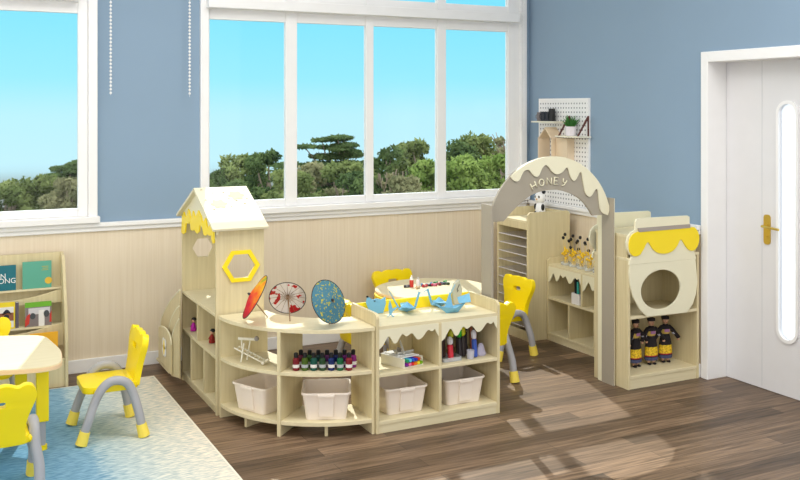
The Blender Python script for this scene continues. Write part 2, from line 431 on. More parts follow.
# ================================================================ HOUSE SHELF (left)
def world_thing(name, label, cat, loc, group=None): return thing(name, label, cat, loc, 0, group, True)
X0, X1, Y0, Y1 = 1.475, 1.76, 5.22, 6.02
T = .018
h = world_thing('house_shelf', 'tall cream shelf with little house roof and yellow honey drips', 'shelf', ((X0+X1)/2, (Y0+Y1)/2, 0))
hexc = (1.620, .842); hexo = [(hexc[0]+.112*math.cos(R(60*k)), hexc[1]+.104*math.sin(R(60*k))) for k in range(6)]
hexi = [(hexc[0]+.083*math.cos(R(60*k)), hexc[1]+.078*math.sin(R(60*k))) for k in range(6)]
MB().prism([[(X0, 0), (X1, 0), (X1, 1.075), (X0, 1.075)], hexi], (0, Y0+T, 0), XA, ZA, T).build('side_panel', WOOD, h, bevel=.002)
hexf = [(1.609+.068*math.cos(R(60*k)), .845+.068*math.sin(R(60*k))) for k in range(6)]
MB().prism([[(X0, 0), (X1, 0), (X1, 1.075), (X0, 1.075)], hexf], (0, Y1, 0), XA, ZA, T).build('side_panel', WOOD, h, bevel=.002)
MB().prism([hexo, hexi], (0, Y0-.001, 0), XA, ZA, .01).build('hexagon_frame', YELM, h, bevel=.001)
MB().box(X0, Y0+T, .557, X1, Y1-T, .575).build('top_shelf', WOODT, h, bevel=.002)
MB().box(X0, Y0+T, .318, X1-.01, Y1-T, .336).build('shelf', WOODT, h, bevel=.002)
MB().box(X0, Y0+T, .04, X1-.01, Y1-T, .06).build('shelf', WOODT, h, bevel=.002)
MB().box(X0+.012, Y0+T, 0, X0+.03, Y1-T, .04).build('plinth', WOODT, h)
MB().box(X1-.012, Y0+T, .04, X1, Y1-T, .56).build('back_panel', WOOD, h)
MB().box(X0, 5.63, .336, X1-.012, 5.648, .557).build('divider', WOOD, h, bevel=.002)
for y in (5.79, 5.485): MB().box(X0, y-.009, .06, X1-.012, y+.009, .318).build('divider', WOOD, h, bevel=.002)
# roof
AP = (5.605, 1.268); EA = (5.175, 1.066); EB = (6.045, 1.066)
b = MB()
for (e, nm) in ((EA, 'n'), (EB, 'f')):
    d = Vector((0, e[0]-AP[0], e[1]-AP[1])); L = d.length; d.normalize(); up = Vector((0, 0, 1)); nn = (up - d*up.dot(d)).normalized()
    r = MB(); c = Vector((1.61, (AP[0]+e[0])/2, (AP[1]+e[1])/2))
    r.obox(c - nn*.008, XA, d, nn, .33, L, .016)
    ro = r.build('roof_slope', CREAMW, h, bevel=.002)
    if nm == 'n':
        def onroof(x, q): return Vector((1.455 + x, AP[0], AP[1])) + d*q + nn*.0016
        for (x, q, w) in ((.095, .20, .048), (.225, .11, .048)):
            P = []
            for k_ in range(48):
                an = 2*PI*k_/48; rr_ = w*(.95 + .16*math.cos(6*an)); P.append(onroof(x, q) + XA*(rr_*math.cos(an)) + d*(rr_*math.sin(an)))
            s = MB(); s.poly(P + []); s.build('printed_flower', mat('pale_yellow_print', (226, 214, 150), .6), ro)
        for (x, q) in ((.03, .03), (.09, .07), (.05, .26), (.16, .24), (.155, .07), (.17, .14), (.21, .17), (.28, .15), (.29, .05), (.25, .21), (.03, .15), (.22, .03)):
            p = onroof(x, q); MB().obox(p, XA, d, nn, .014, .006, .0006).build('printed_dash', mat('tan_print', (130, 112, 70), .6), ro)
# gable with drips
def gx(pts, X): return [(p.y, p.z) for p in (at_x(150+a/6.667, 180+c/6.667, X) for a, c in pts)]
gz = 1.03
MB().prism([[(5.20, 1.06), (5.605, 1.25), (6.02, 1.06), (6.02, 1.0), (5.9, 1.02), (5.8, 1.04), (5.7, 1.03), (5.6, 1.05), (5.5, 1.03), (5.35, 1.03), (5.24, 1.0)]], (X0+.012, 0, 0), YA, ZA, -.012).build('gable_board', CREAM, h)
drip = gx([(210, 350), (222, 360), (235, 350), (240, 285), (258, 292), (268, 275), (272, 330), (284, 338), (296, 328), (300, 340), (314, 357), (328, 345), (332, 300), (345, 305), (350, 320), (358, 365), (370, 372), (380, 362), (386, 362), (396, 372), (408, 365), (412, 400), (420, 425), (426, 420),
          (424, 320), (412, 312), (405, 288), (396, 300), (388, 320), (380, 310), (371, 252), (358, 275), (350, 290), (340, 240), (322, 203), (308, 240), (300, 250), (287, 205), (278, 240), (270, 265), (264, 210), (254, 193), (246, 235), (236, 250), (226, 212), (214, 240)], X0-.006)
MB().prism([drip], (X0, 0, 0), YA, ZA, -.008).build('honey_drips', YEL, h)
# tiny figurines on the mid shelf
def mini(x, y, z, c, label):
    b = MB(); b.lathe([(.012, 0), (.02, .004), (.016, .03), (.009, .05), (.006, .055)], (x, y, z), UP, 10)
    for s_ in (-1, 1): b.tube([(x, y+s_*.008, z+.045), (x-.006, y+s_*.024, z+.03), (x-.012, y+s_*.022, z+.02)], .005, 6)
    o = b.build('figurine', c); tag(o, label, 'figurine')
    k = Vector(o.location)
    q = MB().ball((x, y, z+.066), .014, 10); hd = q.build('head', mat('skin_tone', (214, 170, 140), .6), o); hd.location = -k
    q = MB().ball((x+.004, y, z+.074), .016, 10, sz=.8); hh = q.build('hair', BLACK, o); hh.location = -k
_m = at_z(193.5, 331, .336); mini(_m.x, _m.y, .336, mat('magenta_cloth', (214, 50, 190), .7), 'tiny magenta dressed figurine in the open bay of the house shelf')
_m = at_z(212, 343, .336); mini(_m.x, _m.y, .336, mat('dark_red_cloth', (150, 36, 30), .7), 'tiny dark red figurine beside the near panel of the house shelf')

# ================================================================ SMALL TIERED RACK in the corner
g = world_thing('tiered_book_rack', 'small cream tiered rack with curved boards and flower panel', 'rack', (1.42, 6.2, 0))
def arcboard(X, ytop, ztop, yend, zend, zb, t=.014):
    pts = [(ytop, zb), (ytop, ztop)]
    for k in range(1, 11):
        a = PI/2*k/10; pts.append((ytop + (yend-ytop)*math.sin(a)**1.0*1.0, zend + (ztop-zend)*math.cos(a)))
    pts += [(yend, zb)]
    return MB().prism([pts], (X, 0, 0), YA, ZA, -t)
def fan(X, px_pts):
    P = [(min(q.y, 6.462), q.z) for q in (at_x(u, v, X) for u, v in smoothpts(px_pts, 5))]
    E_ = list(P)
    P = P + [(P[-1][0], .035), (P[0][0], at_x(181, 378.5, X).z)]
    o = MB().prism([P], (X, 0, 0), YA, ZA, -.010).build('curved_board', WOOD, g, bevel=.001)
    MB().tube([(X-.008, y_, z_) for y_, z_ in E_], .0055, 6).build('edge_band', CREAM, o, smooth=True)
fan(1.450, [(181.2, 290), (176.5, 295), (171, 302), (166, 311), (163, 319), (161.6, 328)])
fan(1.430, [(180.6, 306), (177, 310), (173, 318), (170.5, 328), (169.5, 340)])
fan(1.416, [(180.4, 319), (178.5, 322), (175.5, 329), (173.5, 338), (172.8, 350)])
fp = [(min(q.y, 6.455), max(q.z, 0.002)) for q in (at_x(u, v, 1.402) for u, v in [(172.6, 374.5), (172.6, 345)] + smoothpts([(172.3, 341), (170.5, 334), (167.5, 329), (164, 326.5), (161, 326.5), (160.2, 328)], 3) + [(160.2, 358)])]
FX = 1.402
_pc = at_x(166.5, 347, FX)
fpb = MB().prism([fp], (FX, 0, 0), YA, ZA, -.012).build('front_panel', WOOD, g, bevel=.001)
MB().tube([(FX-.007, y_, z_) for y_, z_ in fp[1:-1]], .005, 6).build('edge_band', CREAM, fpb, smooth=True)
b = MB()
for k in range(4):
    a = R(45+90*k); cy, cz = _pc.y+.03*math.cos(a), _pc.z+.036*math.sin(a)
    b.prism([ell(cy, cz, .03, .034, 12)], (FX-.014, 0, 0), YA, ZA, -.002)
b.build('flower_petals', WHITE, fpb)
b = MB().prism([ell(_pc.y, _pc.z, .014, .05, 12)], (FX-.016, 0, 0), YA, ZA, -.002).build('flower_centre', YELM, fpb)
MB().box(1.40, 6.05, .04, 1.448, 6.42, .055).build('base_board', WOODT, g)

# ================================================================ CURVED SHELF
CC = Vector((2.156, 5.217, 0)); RO, RI = .674, .385
def arc(r, a0, a1, n=26): return [(CC.x + r*math.cos(R(a0+(a1-a0)*k/n)), CC.y + r*math.sin(R(a0+(a1-a0)*k/n))) for k in range(n+1)]
c = world_thing('curved_shelf', 'quarter-round cream corner shelf joining the house shelf and low cabinet', 'shelf', (1.8, 4.9, 0))
for nm, z0, z1, ro in (('top_board', .555, .575, RO), ('shelf', .325, .343, RO-.006), ('shelf', .062, .082, RO-.006)):
    MB().prism([arc(ro, 181.4, 269.9) + arc(RI, 269.9, 181.4)], (0, 0, z0), XA, YA, z1-z0).build(nm, WOODT, c, bevel=.003)
def radial(a, r0, r1, z0, z1, t=.02, nm='divider'):
    d = Vector((math.cos(R(a)), math.sin(R(a)), 0)); w = Vector((-d.y, d.x, 0))
    return MB().obox(CC + d*(r0+r1)/2 + UP*(z0+z1)/2, d, w, UP, r1-r0, t, z1-z0).build(nm, WOOD, c, bevel=.002)
radial(225, RI, RO+.002, 0, .325); radial(225, RI, RO+.002, .343, .555)
radial(182.6, RI+.0, RO-.004, 0, .555, .016, 'side_panel'); radial(269.1, RI, RO-.004, 0, .555, .016, 'side_panel')
for a in (203, 247): radial(a, RI+.02, RO-.035, 0, .062, .018, 'leg')

# ================================================================ BINS
def make_bin(label):
    t = thing('storage_bin', label, 'storage bin', (0, 0, 0), 0, 'white storage bins under the shelves')
    W, D, H = .254, .262, .145; tb = .012
    def ring(w, d, r=.02): return rrect(-w/2, -d/2, w/2, d/2, r, 4)
    b = MB(); lo, hi = ring(W-.04, D-.04), ring(W, D, .025); li, hi2 = ring(W-.046, D-.046), ring(W-.006, D-.006, .022)
    n = len(lo); vs = [(p[0], p[1], 0) for p in lo] + [(p[0], p[1], H) for p in hi] + [(p[0], p[1], H) for p in hi2] + [(p[0], p[1], .004) for p in li]
    fs = [tuple(reversed(range(n))), tuple(range(3*n, 4*n))]
    for q in range(3):
        for k in range(n): fs.append((q*n+k, q*n+(k+1) % n, (q+1)*n+(k+1) % n, (q+1)*n+k))
    b._add(vs, fs); b.build('tub', BIN, t)
    MB().prism([ring(W+.012, D+.012, .028), ring(W-.004, D-.004, .024)], (0, 0, H-.010), XA, YA, .012).build('rim', BIN, t, bevel=.003)
    b = MB().obox((0, -D/2+.006, H*.5), XA, Vector((0, .996, -.1)).normalized(), Vector((0, -.09, .996)).normalized(), .08, .014, H*.78)
    b.build('handle_panel', BIN, t, bevel=.004)
    MB().box(-.045, -D/2-.014, H-.02, .045, -D/2+.004, H-.003).build('handle', BIN, t, bevel=.004)
    return t
bn = make_bin('white storage bin in the left bay of the curved shelf')
def pol(a, r): return Vector((CC.x + r*math.cos(R(a)), CC.y + r*math.sin(R(a)), .083))
bn.location = pol(204.0, .505); bn.rotation_euler.z = R(204.5-270)
dup(bn, pol(247.0, .505), R(246.5-270), 'white storage bin in the right bay of the curved shelf')
dup(bn, (2.372, 4.715, .066), R(-2), 'white storage bin in the left bay of the drip-edged cabinet')
dup(bn, (2.745, 4.715, .066), R(-1), 'white storage bin in the right bay of the drip-edged cabinet')

# ================================================================ LOW CABINET WITH DRIPS
CY0, CY1, CXa, CXb = 4.535, 4.868, 2.157, 2.942
k = world_thing('low_cabinet', 'low cream open cabinet with icing-drip valances and four bays', 'cabinet', ((CXa+CXb)/2, 4.7, 0))
def side(x):
    pts = [(CY0, 0), (CY1, 0), (CY1, .645)] + [(CY0+.03+.0-.03*math.sin(PI/2*q/6)+0, .615+.03*math.cos(PI/2*q/6)) for q in range(7)]
    return MB().prism([pts], (x, 0, 0), YA, ZA, T).build('side_panel', WOOD, k, bevel=.002)
side(CXa); side(CXb-T)
MB().box(CXa+T, CY0+.004, .558, CXb-T, CY1-.012, .577).build('top_board', WOODT, k, bevel=.002)
MB().box(CXa+T, CY0, .302, CXb-T, CY1-.012, .32).build('shelf', WOODT, k, bevel=.002)
MB().box(CXa+T, CY0+.002, .045, CXb-T, CY1-.012, .065).build('shelf', WOODT, k, bevel=.002)
MB().box(CXa+T, CY0+.006, 0, CXb-T, CY0+.022, .045).build('plinth', WOODT, k)
xm = 2.55
MB().box(xm-.009, CY0, .065, xm+.009, CY1-.012, .302).build('divider', WOOD, k, bevel=.002)
MB().box(xm-.009, CY0, .32, xm+.009, CY1-.012, .558).build('divider', WOOD, k, bevel=.002)
MB().box(CXa+T, CY1-.012, .577, CXb-T, CY1, .64).build('back_rail', YELM, k, bevel=.002)
# half-height back panels leave the left part of each bay open
MB().box(2.40, CY1-.012, .065, CXb-T, CY1-.001, .302).build('back_panel', WOOD, k)
MB().box(2.395, CY1-.012, .32, xm-.009, CY1-.001, .558).build('back_panel', WOOD, k)
MB().box(xm+.009, CY1-.012, .32, CXb-T, CY1-.001, .558).build('back_panel', WOOD, k)
DR = [(0, .40), (.05, .42), (.10, .46), (.15, .498), (.19, .48), (.24, .435), (.29, .437), (.33, .47), (.38, .502), (.42, .49), (.455, .478), (.50, .492), (.54, .50), (.58, .48), (.63, .445), (.68, .443), (.73, .46), (.79, .498), (.83, .51), (.865, .498), (.90, .498), (.935, .512), (.965, .48), (1, .45)]
def drips(prof, a, bb, ztop, zs=1.0, z0=.558):
    P = smoothpts([(a+(bb-a)*t, ztop + (z-z0)*zs) for t, z in prof], 3)
    return P + [(bb, ztop), (a, ztop)]
MB().prism([drips(DR, CXa+T, xm-.009, .558, .66)], (0, CY0+.012, 0), XA, ZA, .01).build('drip_valance', CREAM, k)
MB().prism([drips(DR, xm+.009, CXb-T, .558, .66)], (0, CY0+.012, 0), XA, ZA, .01).build('drip_valance', CREAM, k)

# ================================================================ PARASOLS
def parasol(label, base, axis, cen, rad, fabric, ribs_in=True):
    axis = Vector(axis).normalized(); cen = Vector(cen); base = Vector(base)
    t = world_thing('paper_parasol', label, 'parasol', tuple(base), 'paper parasols on the curved shelf')
    hgt = rad*.26; b = MB()
    a = Vector((0, 0, 1)); w = axis.cross(a).normalized(); u = w.cross(axis).normalized(); n = 32
    o_ = len(b.v); apex = cen + axis*hgt
    rings = [(.02, 1.0), (.5, .55), (1.0, 0)]
    vs = []
    for (f, hh) in rings:
        for q in range(n):
            an = 2*PI*q/n; rr = rad*f*(1 if q % 2 == 0 or f < .5 else .992); vs.append(cen + (u*math.cos(an)+w*math.sin(an))*rr + axis*hgt*hh)
    fs = []
    for i in range(2):
        for q in range(n): q2 = (q+1) % n; fs.append((i*n+q, i*n+q2, (i+1)*n+q2, (i+1)*n+q))
    fs.append(tuple(reversed(range(n)))); b._add(vs, fs)
    b.build('canopy', fabric, t, solid=.0012)
    b = MB(); P = [cen + (u*math.cos(2*PI*q/n)+w*math.sin(2*PI*q/n))*rad for q in range(n+1)]; b.tube(P, .0024, 6)
    b.build('rim', RIMD, t, smooth=True)
    b = MB()
    for q in range(16):
        an = 2*PI*q/16; e = cen + (u*math.cos(an)+w*math.sin(an))*rad*.98 - axis*.002; b.tube([apex - axis*.008, cen + (u*math.cos(an)+w*math.sin(an))*rad*.5 + axis*(hgt*.55-.003), e], .0009, 4)
        m_ = cen + (u*math.cos(an)+w*math.sin(an))*rad*.42 + axis*(hgt*.6-.004); b.tube([m_, cen + axis*(-.01)], .0009, 4)
    b.build('ribs', STICK, t)
    b = MB().tube([base, apex + axis*.012], .0032, 8); b.build('handle', STICK, t, smooth=True)
    MB().lathe([(.004, 0), (.009, .003), (.007, .010), (.004, .016)], apex - axis*.004, axis, 10).build('cap', RIMD, t)
    return t
fr = splash('red_orange_paper', [(.25, (196, 18, 52)), (.50, (236, 40, 66)), (.62, (246, 120, 40)), (.78, (250, 205, 50)), (.92, (120, 190, 60))], 16, 3)
ntr = fr.node_tree; _s = ntr.nodes.new('ShaderNodeSeparateXYZ'); _a = ntr.nodes.new('ShaderNodeMath'); _a.operation = 'MULTIPLY_ADD'; _a.inputs[1].default_value = 2.1
_b = ntr.nodes.new('ShaderNodeMath'); _b.operation = 'MULTIPLY_ADD'; _b.inputs[1].default_value = .55; _b.inputs[2].default_value = 0
_tc = [n for n in ntr.nodes if n.bl_idname == 'ShaderNodeTexCoord'][0]; _n = [n for n in ntr.nodes if n.bl_idname == 'ShaderNodeTexNoise'][0]; _r = [n for n in ntr.nodes if n.bl_idname == 'ShaderNodeValToRGB'][0]
ntr.links.new(_tc.outputs['Object'], _s.inputs[0]); ntr.links.new(_n.outputs['Fac'], _b.inputs[0]); ntr.links.new(_s.outputs['Z'], _a.inputs[0]); ntr.links.new(_b.outputs[0], _a.inputs[2]); ntr.links.new(_a.outputs[0], _r.inputs[0])
fw = splash('white_flower_paper', [(.0, (226, 222, 220)), (.61, (232, 228, 226)), (.63, (200, 40, 50))], 17, 2)
fb = splash('teal_blossom_paper', [(0, (92, 152, 174)), (.60, (190, 194, 90)), (.66, (226, 214, 84))], 80, 1, 'c')
base = at_z(267.5, 317, .5755)
ax = -RT*.83 + UP*.50 - FW*.22
cen = at_d(255, 297, 5.10)
base = at_z(267.5, 317, .577)
parasol('red and orange paper parasol resting on the curved shelf', base, ax, cen, .128, fr)
ax = (FW*.92 + UP*.39 - RT*.04).normalized(); cen = at_d(287.5, 298, 5.33)
parasol('white paper parasol with red flowers seen from inside, middle of the three', at_z(290, 321, .577), ax, cen, .104, fw)
ax = (-FW*.60 + UP*.38 + RT*.70).normalized(); cen = at_d(328.5, 301.5, 5.02)
parasol('teal paper parasol with yellow blossoms on the curved shelf', Vector((cen.x+.03, cen.y+.06, .577)), ax, cen, .118, fb)
# red flowered figure on the white parasol is in its fabric print

# ================================================================ wooden model in left bay of the curved shelf
m0 = world_thing('wooden_model', 'small ivory wooden reclining frame model on the curved shelf', 'model', (1.62, 4.98, .3435))
p0 = Vector((1.60, 5.0, .3435)); dx = Vector((.62, -.78, 0)); dyv = Vector((.78, .62, 0))
def mp_(a, c_, z): return p0 + dx*a + dyv*c_ + UP*z
b = MB()
for s_ in (-.022, .022): b.tube([mp_(-.085, s_, .075), mp_(.11, s_, .012)], .004, 6)
for q in range(7): b.tube([mp_(-.07+q*.027, -.026, .072-q*.0085), mp_(-.07+q*.027, .026, .072-q*.0085)], .0035, 6)
b.build('slatted_bed', IVW, m0)
for s_ in (-.03, .03): MB().tube([mp_(-.035, s_, 0.004), mp_(-.015, s_, .11)], .0045, 6).build('leg', IVW, m0)
MB().tube([mp_(-.06, -.02, .13), mp_(.03, .02, .125)], .008, 8).tube([mp_(-.05, 0, .07), mp_(-.05, 0, .13)], .004, 6).build('roller', IVW, m0)
MB().ball(mp_(.035, .02, .13), .014, 10).build('knob', mat('dull_grey', (150, 145, 140), .6), m0)
MB().tube([mp_(.105, -.03, .014), mp_(.105, .03, .014)], .009, 8).tube([mp_(.095, 0, .01), mp_(.125, 0, .03)], .006, 6).build('foot_bar', IVW, m0)

# ================================================================ paint bottles
bc = [(190, 30, 50), (110, 150, 40), (40, 130, 110), (60, 110, 60), (30, 60, 150), (30, 150, 90), (200, 40, 60), (170, 30, 90), (90, 160, 60), (60, 120, 120), (150, 60, 160), (40, 60, 160), (150, 40, 160), (210, 50, 190)]
cn = ['crimson', 'olive green', 'teal green', 'dark green', 'navy blue', 'emerald', 'red', 'wine red', 'light green', 'slate green', 'violet', 'royal blue', 'purple', 'bright magenta']
pos7 = ['first from the left', 'second from the left', 'third from the left', 'fourth from the left', 'fifth from the left', 'sixth from the left', 'rightmost']
pa, pb = Vector((1.775, 4.735, .3435)), Vector((2.03, 4.61, .3435))
for row in range(2):
    for q in range(7):
        p = pa.lerp(pb, q/6) + Vector((.045, .045, 0))*row
        cm = mat('ink_%d_%d' % (row, q), tuple(int(c_*.62) for c_ in bc[row*7+q]), .25)
        t = thing('paint_bottle', '%s paint bottle with black cap, %s of the %s row' % (cn[row*7+q], pos7[q], ('front', 'back')[row]), 'bottle', tuple(p), 0, 'paint bottles on the curved shelf')
        t.scale = (1.1, 1.1, 1.15)
        MB().lathe([(.014, 0), (.0165, .002), (.0165, .05), (.012, .058), (.009, .06)], (0, 0, 0), UP, 12).build('bottle_body', cm, t, smooth=False)
        MB().lathe([(.0168, .014), (.0170, .015), (.0170, .028), (.0168, .029)], (0, 0, 0), UP, 12).build('paper_label', mat('label_white', (226, 222, 220), .6) if q % 2 == 0 else mat('label_grey', (170, 175, 180), .6), t)
        MB().lathe([(.0095, .059), (.011, .06), (.011, .078), (.007, .082)], (0, 0, 0), UP, 10).build('cap', BLACK, t)

# ================================================================ origami
def tri3(b, *T3):
    for t in T3: b._add([Vector(p) for p in t], [tuple(range(len(t)))])
def crane(label, loc, rz, s=1.0):
    t = thing('paper_crane', label, 'origami', loc, R(rz), 'blue folded paper on the cabinet top')
    b = MB()
    # body (diamond boat), local +x = head
    A, B_, C_, D_ = (-.045*s, 0, .012*s), (.045*s, 0, .012*s), (0, -.02*s, .022*s), (0, .02*s, .022*s); K = (0, 0, .0); TP = (0, 0, .048*s)
    tri3(b, (A, C_, K), (C_, B_, K), (A, K, D_), (K, B_, D_), (A, TP, C_), (TP, B_, C_), (A, D_, TP), (TP, D_, B_))
    b.build('body', PAPERB, t)
    for sg in (-1, 1):
        b = MB(); tri3(b, ((-.028*s, sg*.004*s, .024*s), (.028*s, sg*.004*s, .024*s), (.012*s, sg*.085*s, .034*s), (-.012*s, sg*.085*s, .034*s))); b.build('wing', PAPERB, t, solid=.0012)
    b = MB(); tri3(b, ((.03*s, -.003*s, .012*s), (.045*s, .003*s, .02*s), (.062*s, 0, .085*s), (.055*s, 0, .09*s))); b.build('neck', PAPERB, t, solid=.003*s)
    b = MB(); tri3(b, ((.054*s, 0, .092*s), (.062*s, 0, .083*s), (.088*s, 0, .072*s))); b.build('head', PAPERB, t, solid=.003*s)
    b = MB(); tri3(b, ((-.03*s, .003*s, .012*s), (-.045*s, -.003*s, .022*s), (-.085*s, 0, .10*s))); b.build('tail', PAPERB, t, solid=.003*s)
    return t
p = at_z(407, 312, .5775); crane('blue paper crane with long tail, left of the touching pair', (p.x, p.y, .5785), -12, 1.25)
p = at_z(439, 307, .5775); crane('blue paper crane with head bent to its neighbour, right of the pair', (p.x, p.y, .5785), 176, 1.25)
# big bird/boat
p = at_z(455, 312, .5775); t = thing('paper_bird', 'large blue paper bird with upright wing beside the cranes', 'origami', (p.x, p.y-.01, .5775), R(-5), 'blue folded paper on the cabinet top'); t.location.x -= .02; t.scale = (1.1, 1.1, 1.05)
b = MB(); A, B_, C_, D_ = (-.085, 0, .04), (.075, 0, .05), (0, -.03, .03), (0, .03, .03); K0, K1 = (-.035, 0, 0), (.03, 0, 0)
tri3(b, (A, C_, K0), (K0, C_, K1), (C_, B_, K1), (A, K0, D_), (K0, K1, D_), (K1, B_, D_), (A, D_, C_), (D_, B_, C_)); b.build('body', PAPERB, t)
b = MB(); tri3(b, ((-.05, 0, .03), (.0, 0, .035), (-.012, .01, .115))); b.build('wing', PAPERB, t, solid=.002)
b = MB(); tri3(b, ((.03, -.01, .05), (.095, -.02, .055), (.105, .02, .095), (.03, .01, .08))); b.build('tail', PAPERB, t, solid=.002)
b = MB(); tri3(b, ((-.05, -.002, .03), (-.085, 0, .04), (-.12, 0, .07))); b.build('beak', PAPERB, t, solid=.002)
p = at_z(376, 314, .5775); t = thing('paper_cat', 'blue paper animal head with pointed ears and dark nose', 'origami', (p.x+.005, p.y, .5775), R(-15), 'blue folded paper on the cabinet top'); t.scale = (1.25, 1.25, 1.12)
MB().prism([[(-.035, .015), (-.015, 0), (.03, .004), (.042, .05), (.04, .085), (.02, .072), (.0, .078), (-.02, .072), (-.045, .095), (-.047, .075), (-.05, .06)]], (0, .006, 0), XA, ZA, .006).build('face', PAPERB, t)
MB().prism([ell(-.044, .09, .006, .005, 8)], (0, -.0005, 0), XA, ZA, .002).prism([ell(-.01, .066, .004, .003, 8)], (0, -.0005, 0), XA, ZA, .002).build('nose', BLACK, t)
p = at_z(390.5, 317, .5775); t = thing('paper_bird', 'slim upright blue paper bird between animal head and cranes', 'origami', (p.x, p.y, .5775), R(-10), 'blue folded paper on the cabinet top')
MB().prism([[(-.02, 0), (-.006, .012), (-.012, .06), (-.004, .098), (.008, .06), (.012, .045), (.045, .058), (.046, .052), (.012, .03), (.006, .014), (.022, .002), (.012, .0), (0, .012)]], (0, .003, 0), XA, ZA, .005).build('body', PAPERB, t)
MB().prism([[(-.012, .03), (.0, .075), (.004, .03)]], (0, -.002, 0), XA, ZA, .002).build('wing', PAPERB, t)
p = at_d(455, 293, 5.62); 
t = world_thing('stone_block', 'pale grey faceted block leaning on the yellow rail', 'ornament', (2.835, 4.842, .5775))
b = MB(); b.prism([[(-.022, -.042), (.014, -.042), (.034, .045), (.012, .105), (-.02, .085), (-.036, .045)]], (2.835, 4.852, .62), XA, ZA, .022); b.build('block', mat('pale_grey_stone', (190, 190, 170), .6), t, bevel=.004)
MB().prism([[(-.005, .03), (.006, .04), (.0, .05), (.014, .075), (.008, .08), (-.008, .05)]], (2.835, 4.8295, .62), XA, ZA, .001).build('carving', mat('grey_mark', (120, 120, 110), .7), t)

# ================================================================ marker box
t = world_thing('marker_box', 'ivory wooden box of coloured marker caps with papers on top', 'box', (2.36, 4.68, .3205))
e0 = Vector((2.345, 4.572, .3205)); exm = Vector((.985, .17, 0)).normalized(); eym = Vector((-.40, .917, 0)).normalized()
def mq(a, c_, z): return e0 + exm*a + eym*c_ + UP*z
b = MB().prism([[(0, 0), (.13, 0), (.13, .17), (0, .17)]], e0, exm, eym, .006); b.build('base_board', IVW, t)
MB().prism([[(0, .004), (.006, .004), (.006, .17), (0, .17)]], e0 + UP*.006, exm, eym, .045).prism([[(.124, .004), (.13, .004), (.13, .17), (.124, .17)]], e0 + UP*.006, exm, eym, .045).prism([[(.006, .164), (.124, .164), (.124, .17), (.006, .17)]], e0 + UP*.006, exm, eym, .045).build('side_walls', IVW, t)
MB().prism([[(-.004, .02), (.12, .02), (.12, .17), (-.004, .17)]], e0 + UP*.0515, exm, eym, .006).prism([[(.006, .05), (.105, .04), (.115, .16), (.012, .168)]], e0 + UP*.0578, exm, eym, .005).build('papers', mat('white_paper', (238, 238, 236), .7), t)
mc = [[(120, 30, 150), (235, 120, 170), (225, 40, 50), (240, 130, 30), (240, 220, 40), (120, 180, 30)], [(30, 150, 100), (90, 200, 235), (40, 100, 210), (25, 50, 190), (225, 70, 40)]]
for r_ in range(2):
    for q, cc in enumerate(mc[r_]):
        a = .016 + q*.0198 + (0 if r_ == 0 else .003); z = .0175 + r_*.021
        MB().tube([mq(a, -.006, z), mq(a, .10, z)], .0092, 10).build('marker', mat('marker_%d_%d' % (r_, q), cc, .3), t)
MB().obox(mq(.05, .09, .078), exm*.3+eym*.95, eym, UP, .02, .02, .03).build('clip', mat('dull_grey', (150, 145, 140), .6), t)
MB().tube([mq(.03, .03, .066), mq(.075, .11, .125)], .006, 8).build('loose_pen', mat('light_grey', (205, 205, 200), .4), t)
MB().tube([mq(.01, .06, .072), mq(.12, .07, .07)], .006, 8).tube([mq(.12, .07, .07), mq(.13, .071, .07)], .0065, 8).build('loose_pen', mat('light_grey', (205, 205, 200), .4), t)

# ================================================================ pens and glue in right bay of the cabinet (each a thing)
def tool(name, label, cat, x, y, hgt, r, bodyc, capc, capn='cap', lean=0, bulb=1.2):
    t = thing(name, label, cat, (x, y, .3205), 0, 'art tools in the cabinet right bay')
    ax_ = Vector((lean, .12, 1)).normalized(); r *= 1.3; hgt *= 1.08
    MB().lathe([(r*.9, 0), (r, .004), (r, hgt*.62), (r*.6, hgt*.66)], (0, 0, .003), ax_, 10).build('body', mat('c%d_%d_%d' % bodyc, bodyc, .4), t)
    MB().lathe([(r*.6, 0), (r*bulb, hgt*.06), (r*bulb, hgt*.24), (r*.55, hgt*.34)], ax_*(hgt*.66+.003), ax_, 10).build(capn, mat('c%d_%d_%d' % capc, capc, .4), t)
    return t
yy = 4.63
tool('brush', 'dark brush with crimson band, leftmost in the cabinet right bay', 'brush', 2.600, yy-.02, .155, .008, (70, 60, 62), (190, 40, 80))
tool('sponge_brush', 'brown handled brush with orange tip under the drip edge', 'brush', 2.655, yy+.05, .20, .009, (90, 60, 50), (235, 170, 30), 'tip', 0, 1.9)
tool('glue_stick', 'red glue stick with white cap on the cabinet shelf', 'glue stick', 2.655, yy-.03, .12, .0125, (215, 50, 66), (235, 235, 235), 'cap', 0, 1.05)
tool('paintbrush', 'dark thin brush with yellow green tip beside the red glue stick', 'brush', 2.69, yy+.02, .15, .009, (60, 50, 52), (220, 220, 50), 'tip', 0, 1.5)
tool('sponge_brush', 'white handled brush with a broad white head', 'brush', 2.705, yy+.07, .175, .010, (235, 230, 225), (238, 238, 238), 'tip', 0, 1.8)
tool('marker_pen', 'black marker with bright green cap in the cabinet right bay', 'pen', 2.735, yy+.0, .155, .009, (50, 44, 46), (50, 185, 50), 'cap', 0, 1.4)
tool('marker_pen', 'dark marker with yellow cap next to the green capped one', 'pen', 2.765, yy+.01, .16, .009, (60, 50, 48), (225, 225, 40), 'cap', 0, 1.4)
tool('sponge_brush', 'tall brush with a round taupe head behind the yellow capped marker', 'brush', 2.765, yy+.07, .20, .010, (90, 80, 76), (140, 115, 105), 'tip', 0, 2.2)
tool('sponge_brush', 'short brush with a thick black head beside the wooden brushes', 'brush', 2.80, yy+.05, .18, .011, (50, 44, 46), (34, 34, 40), 'tip', 0, 1.9)
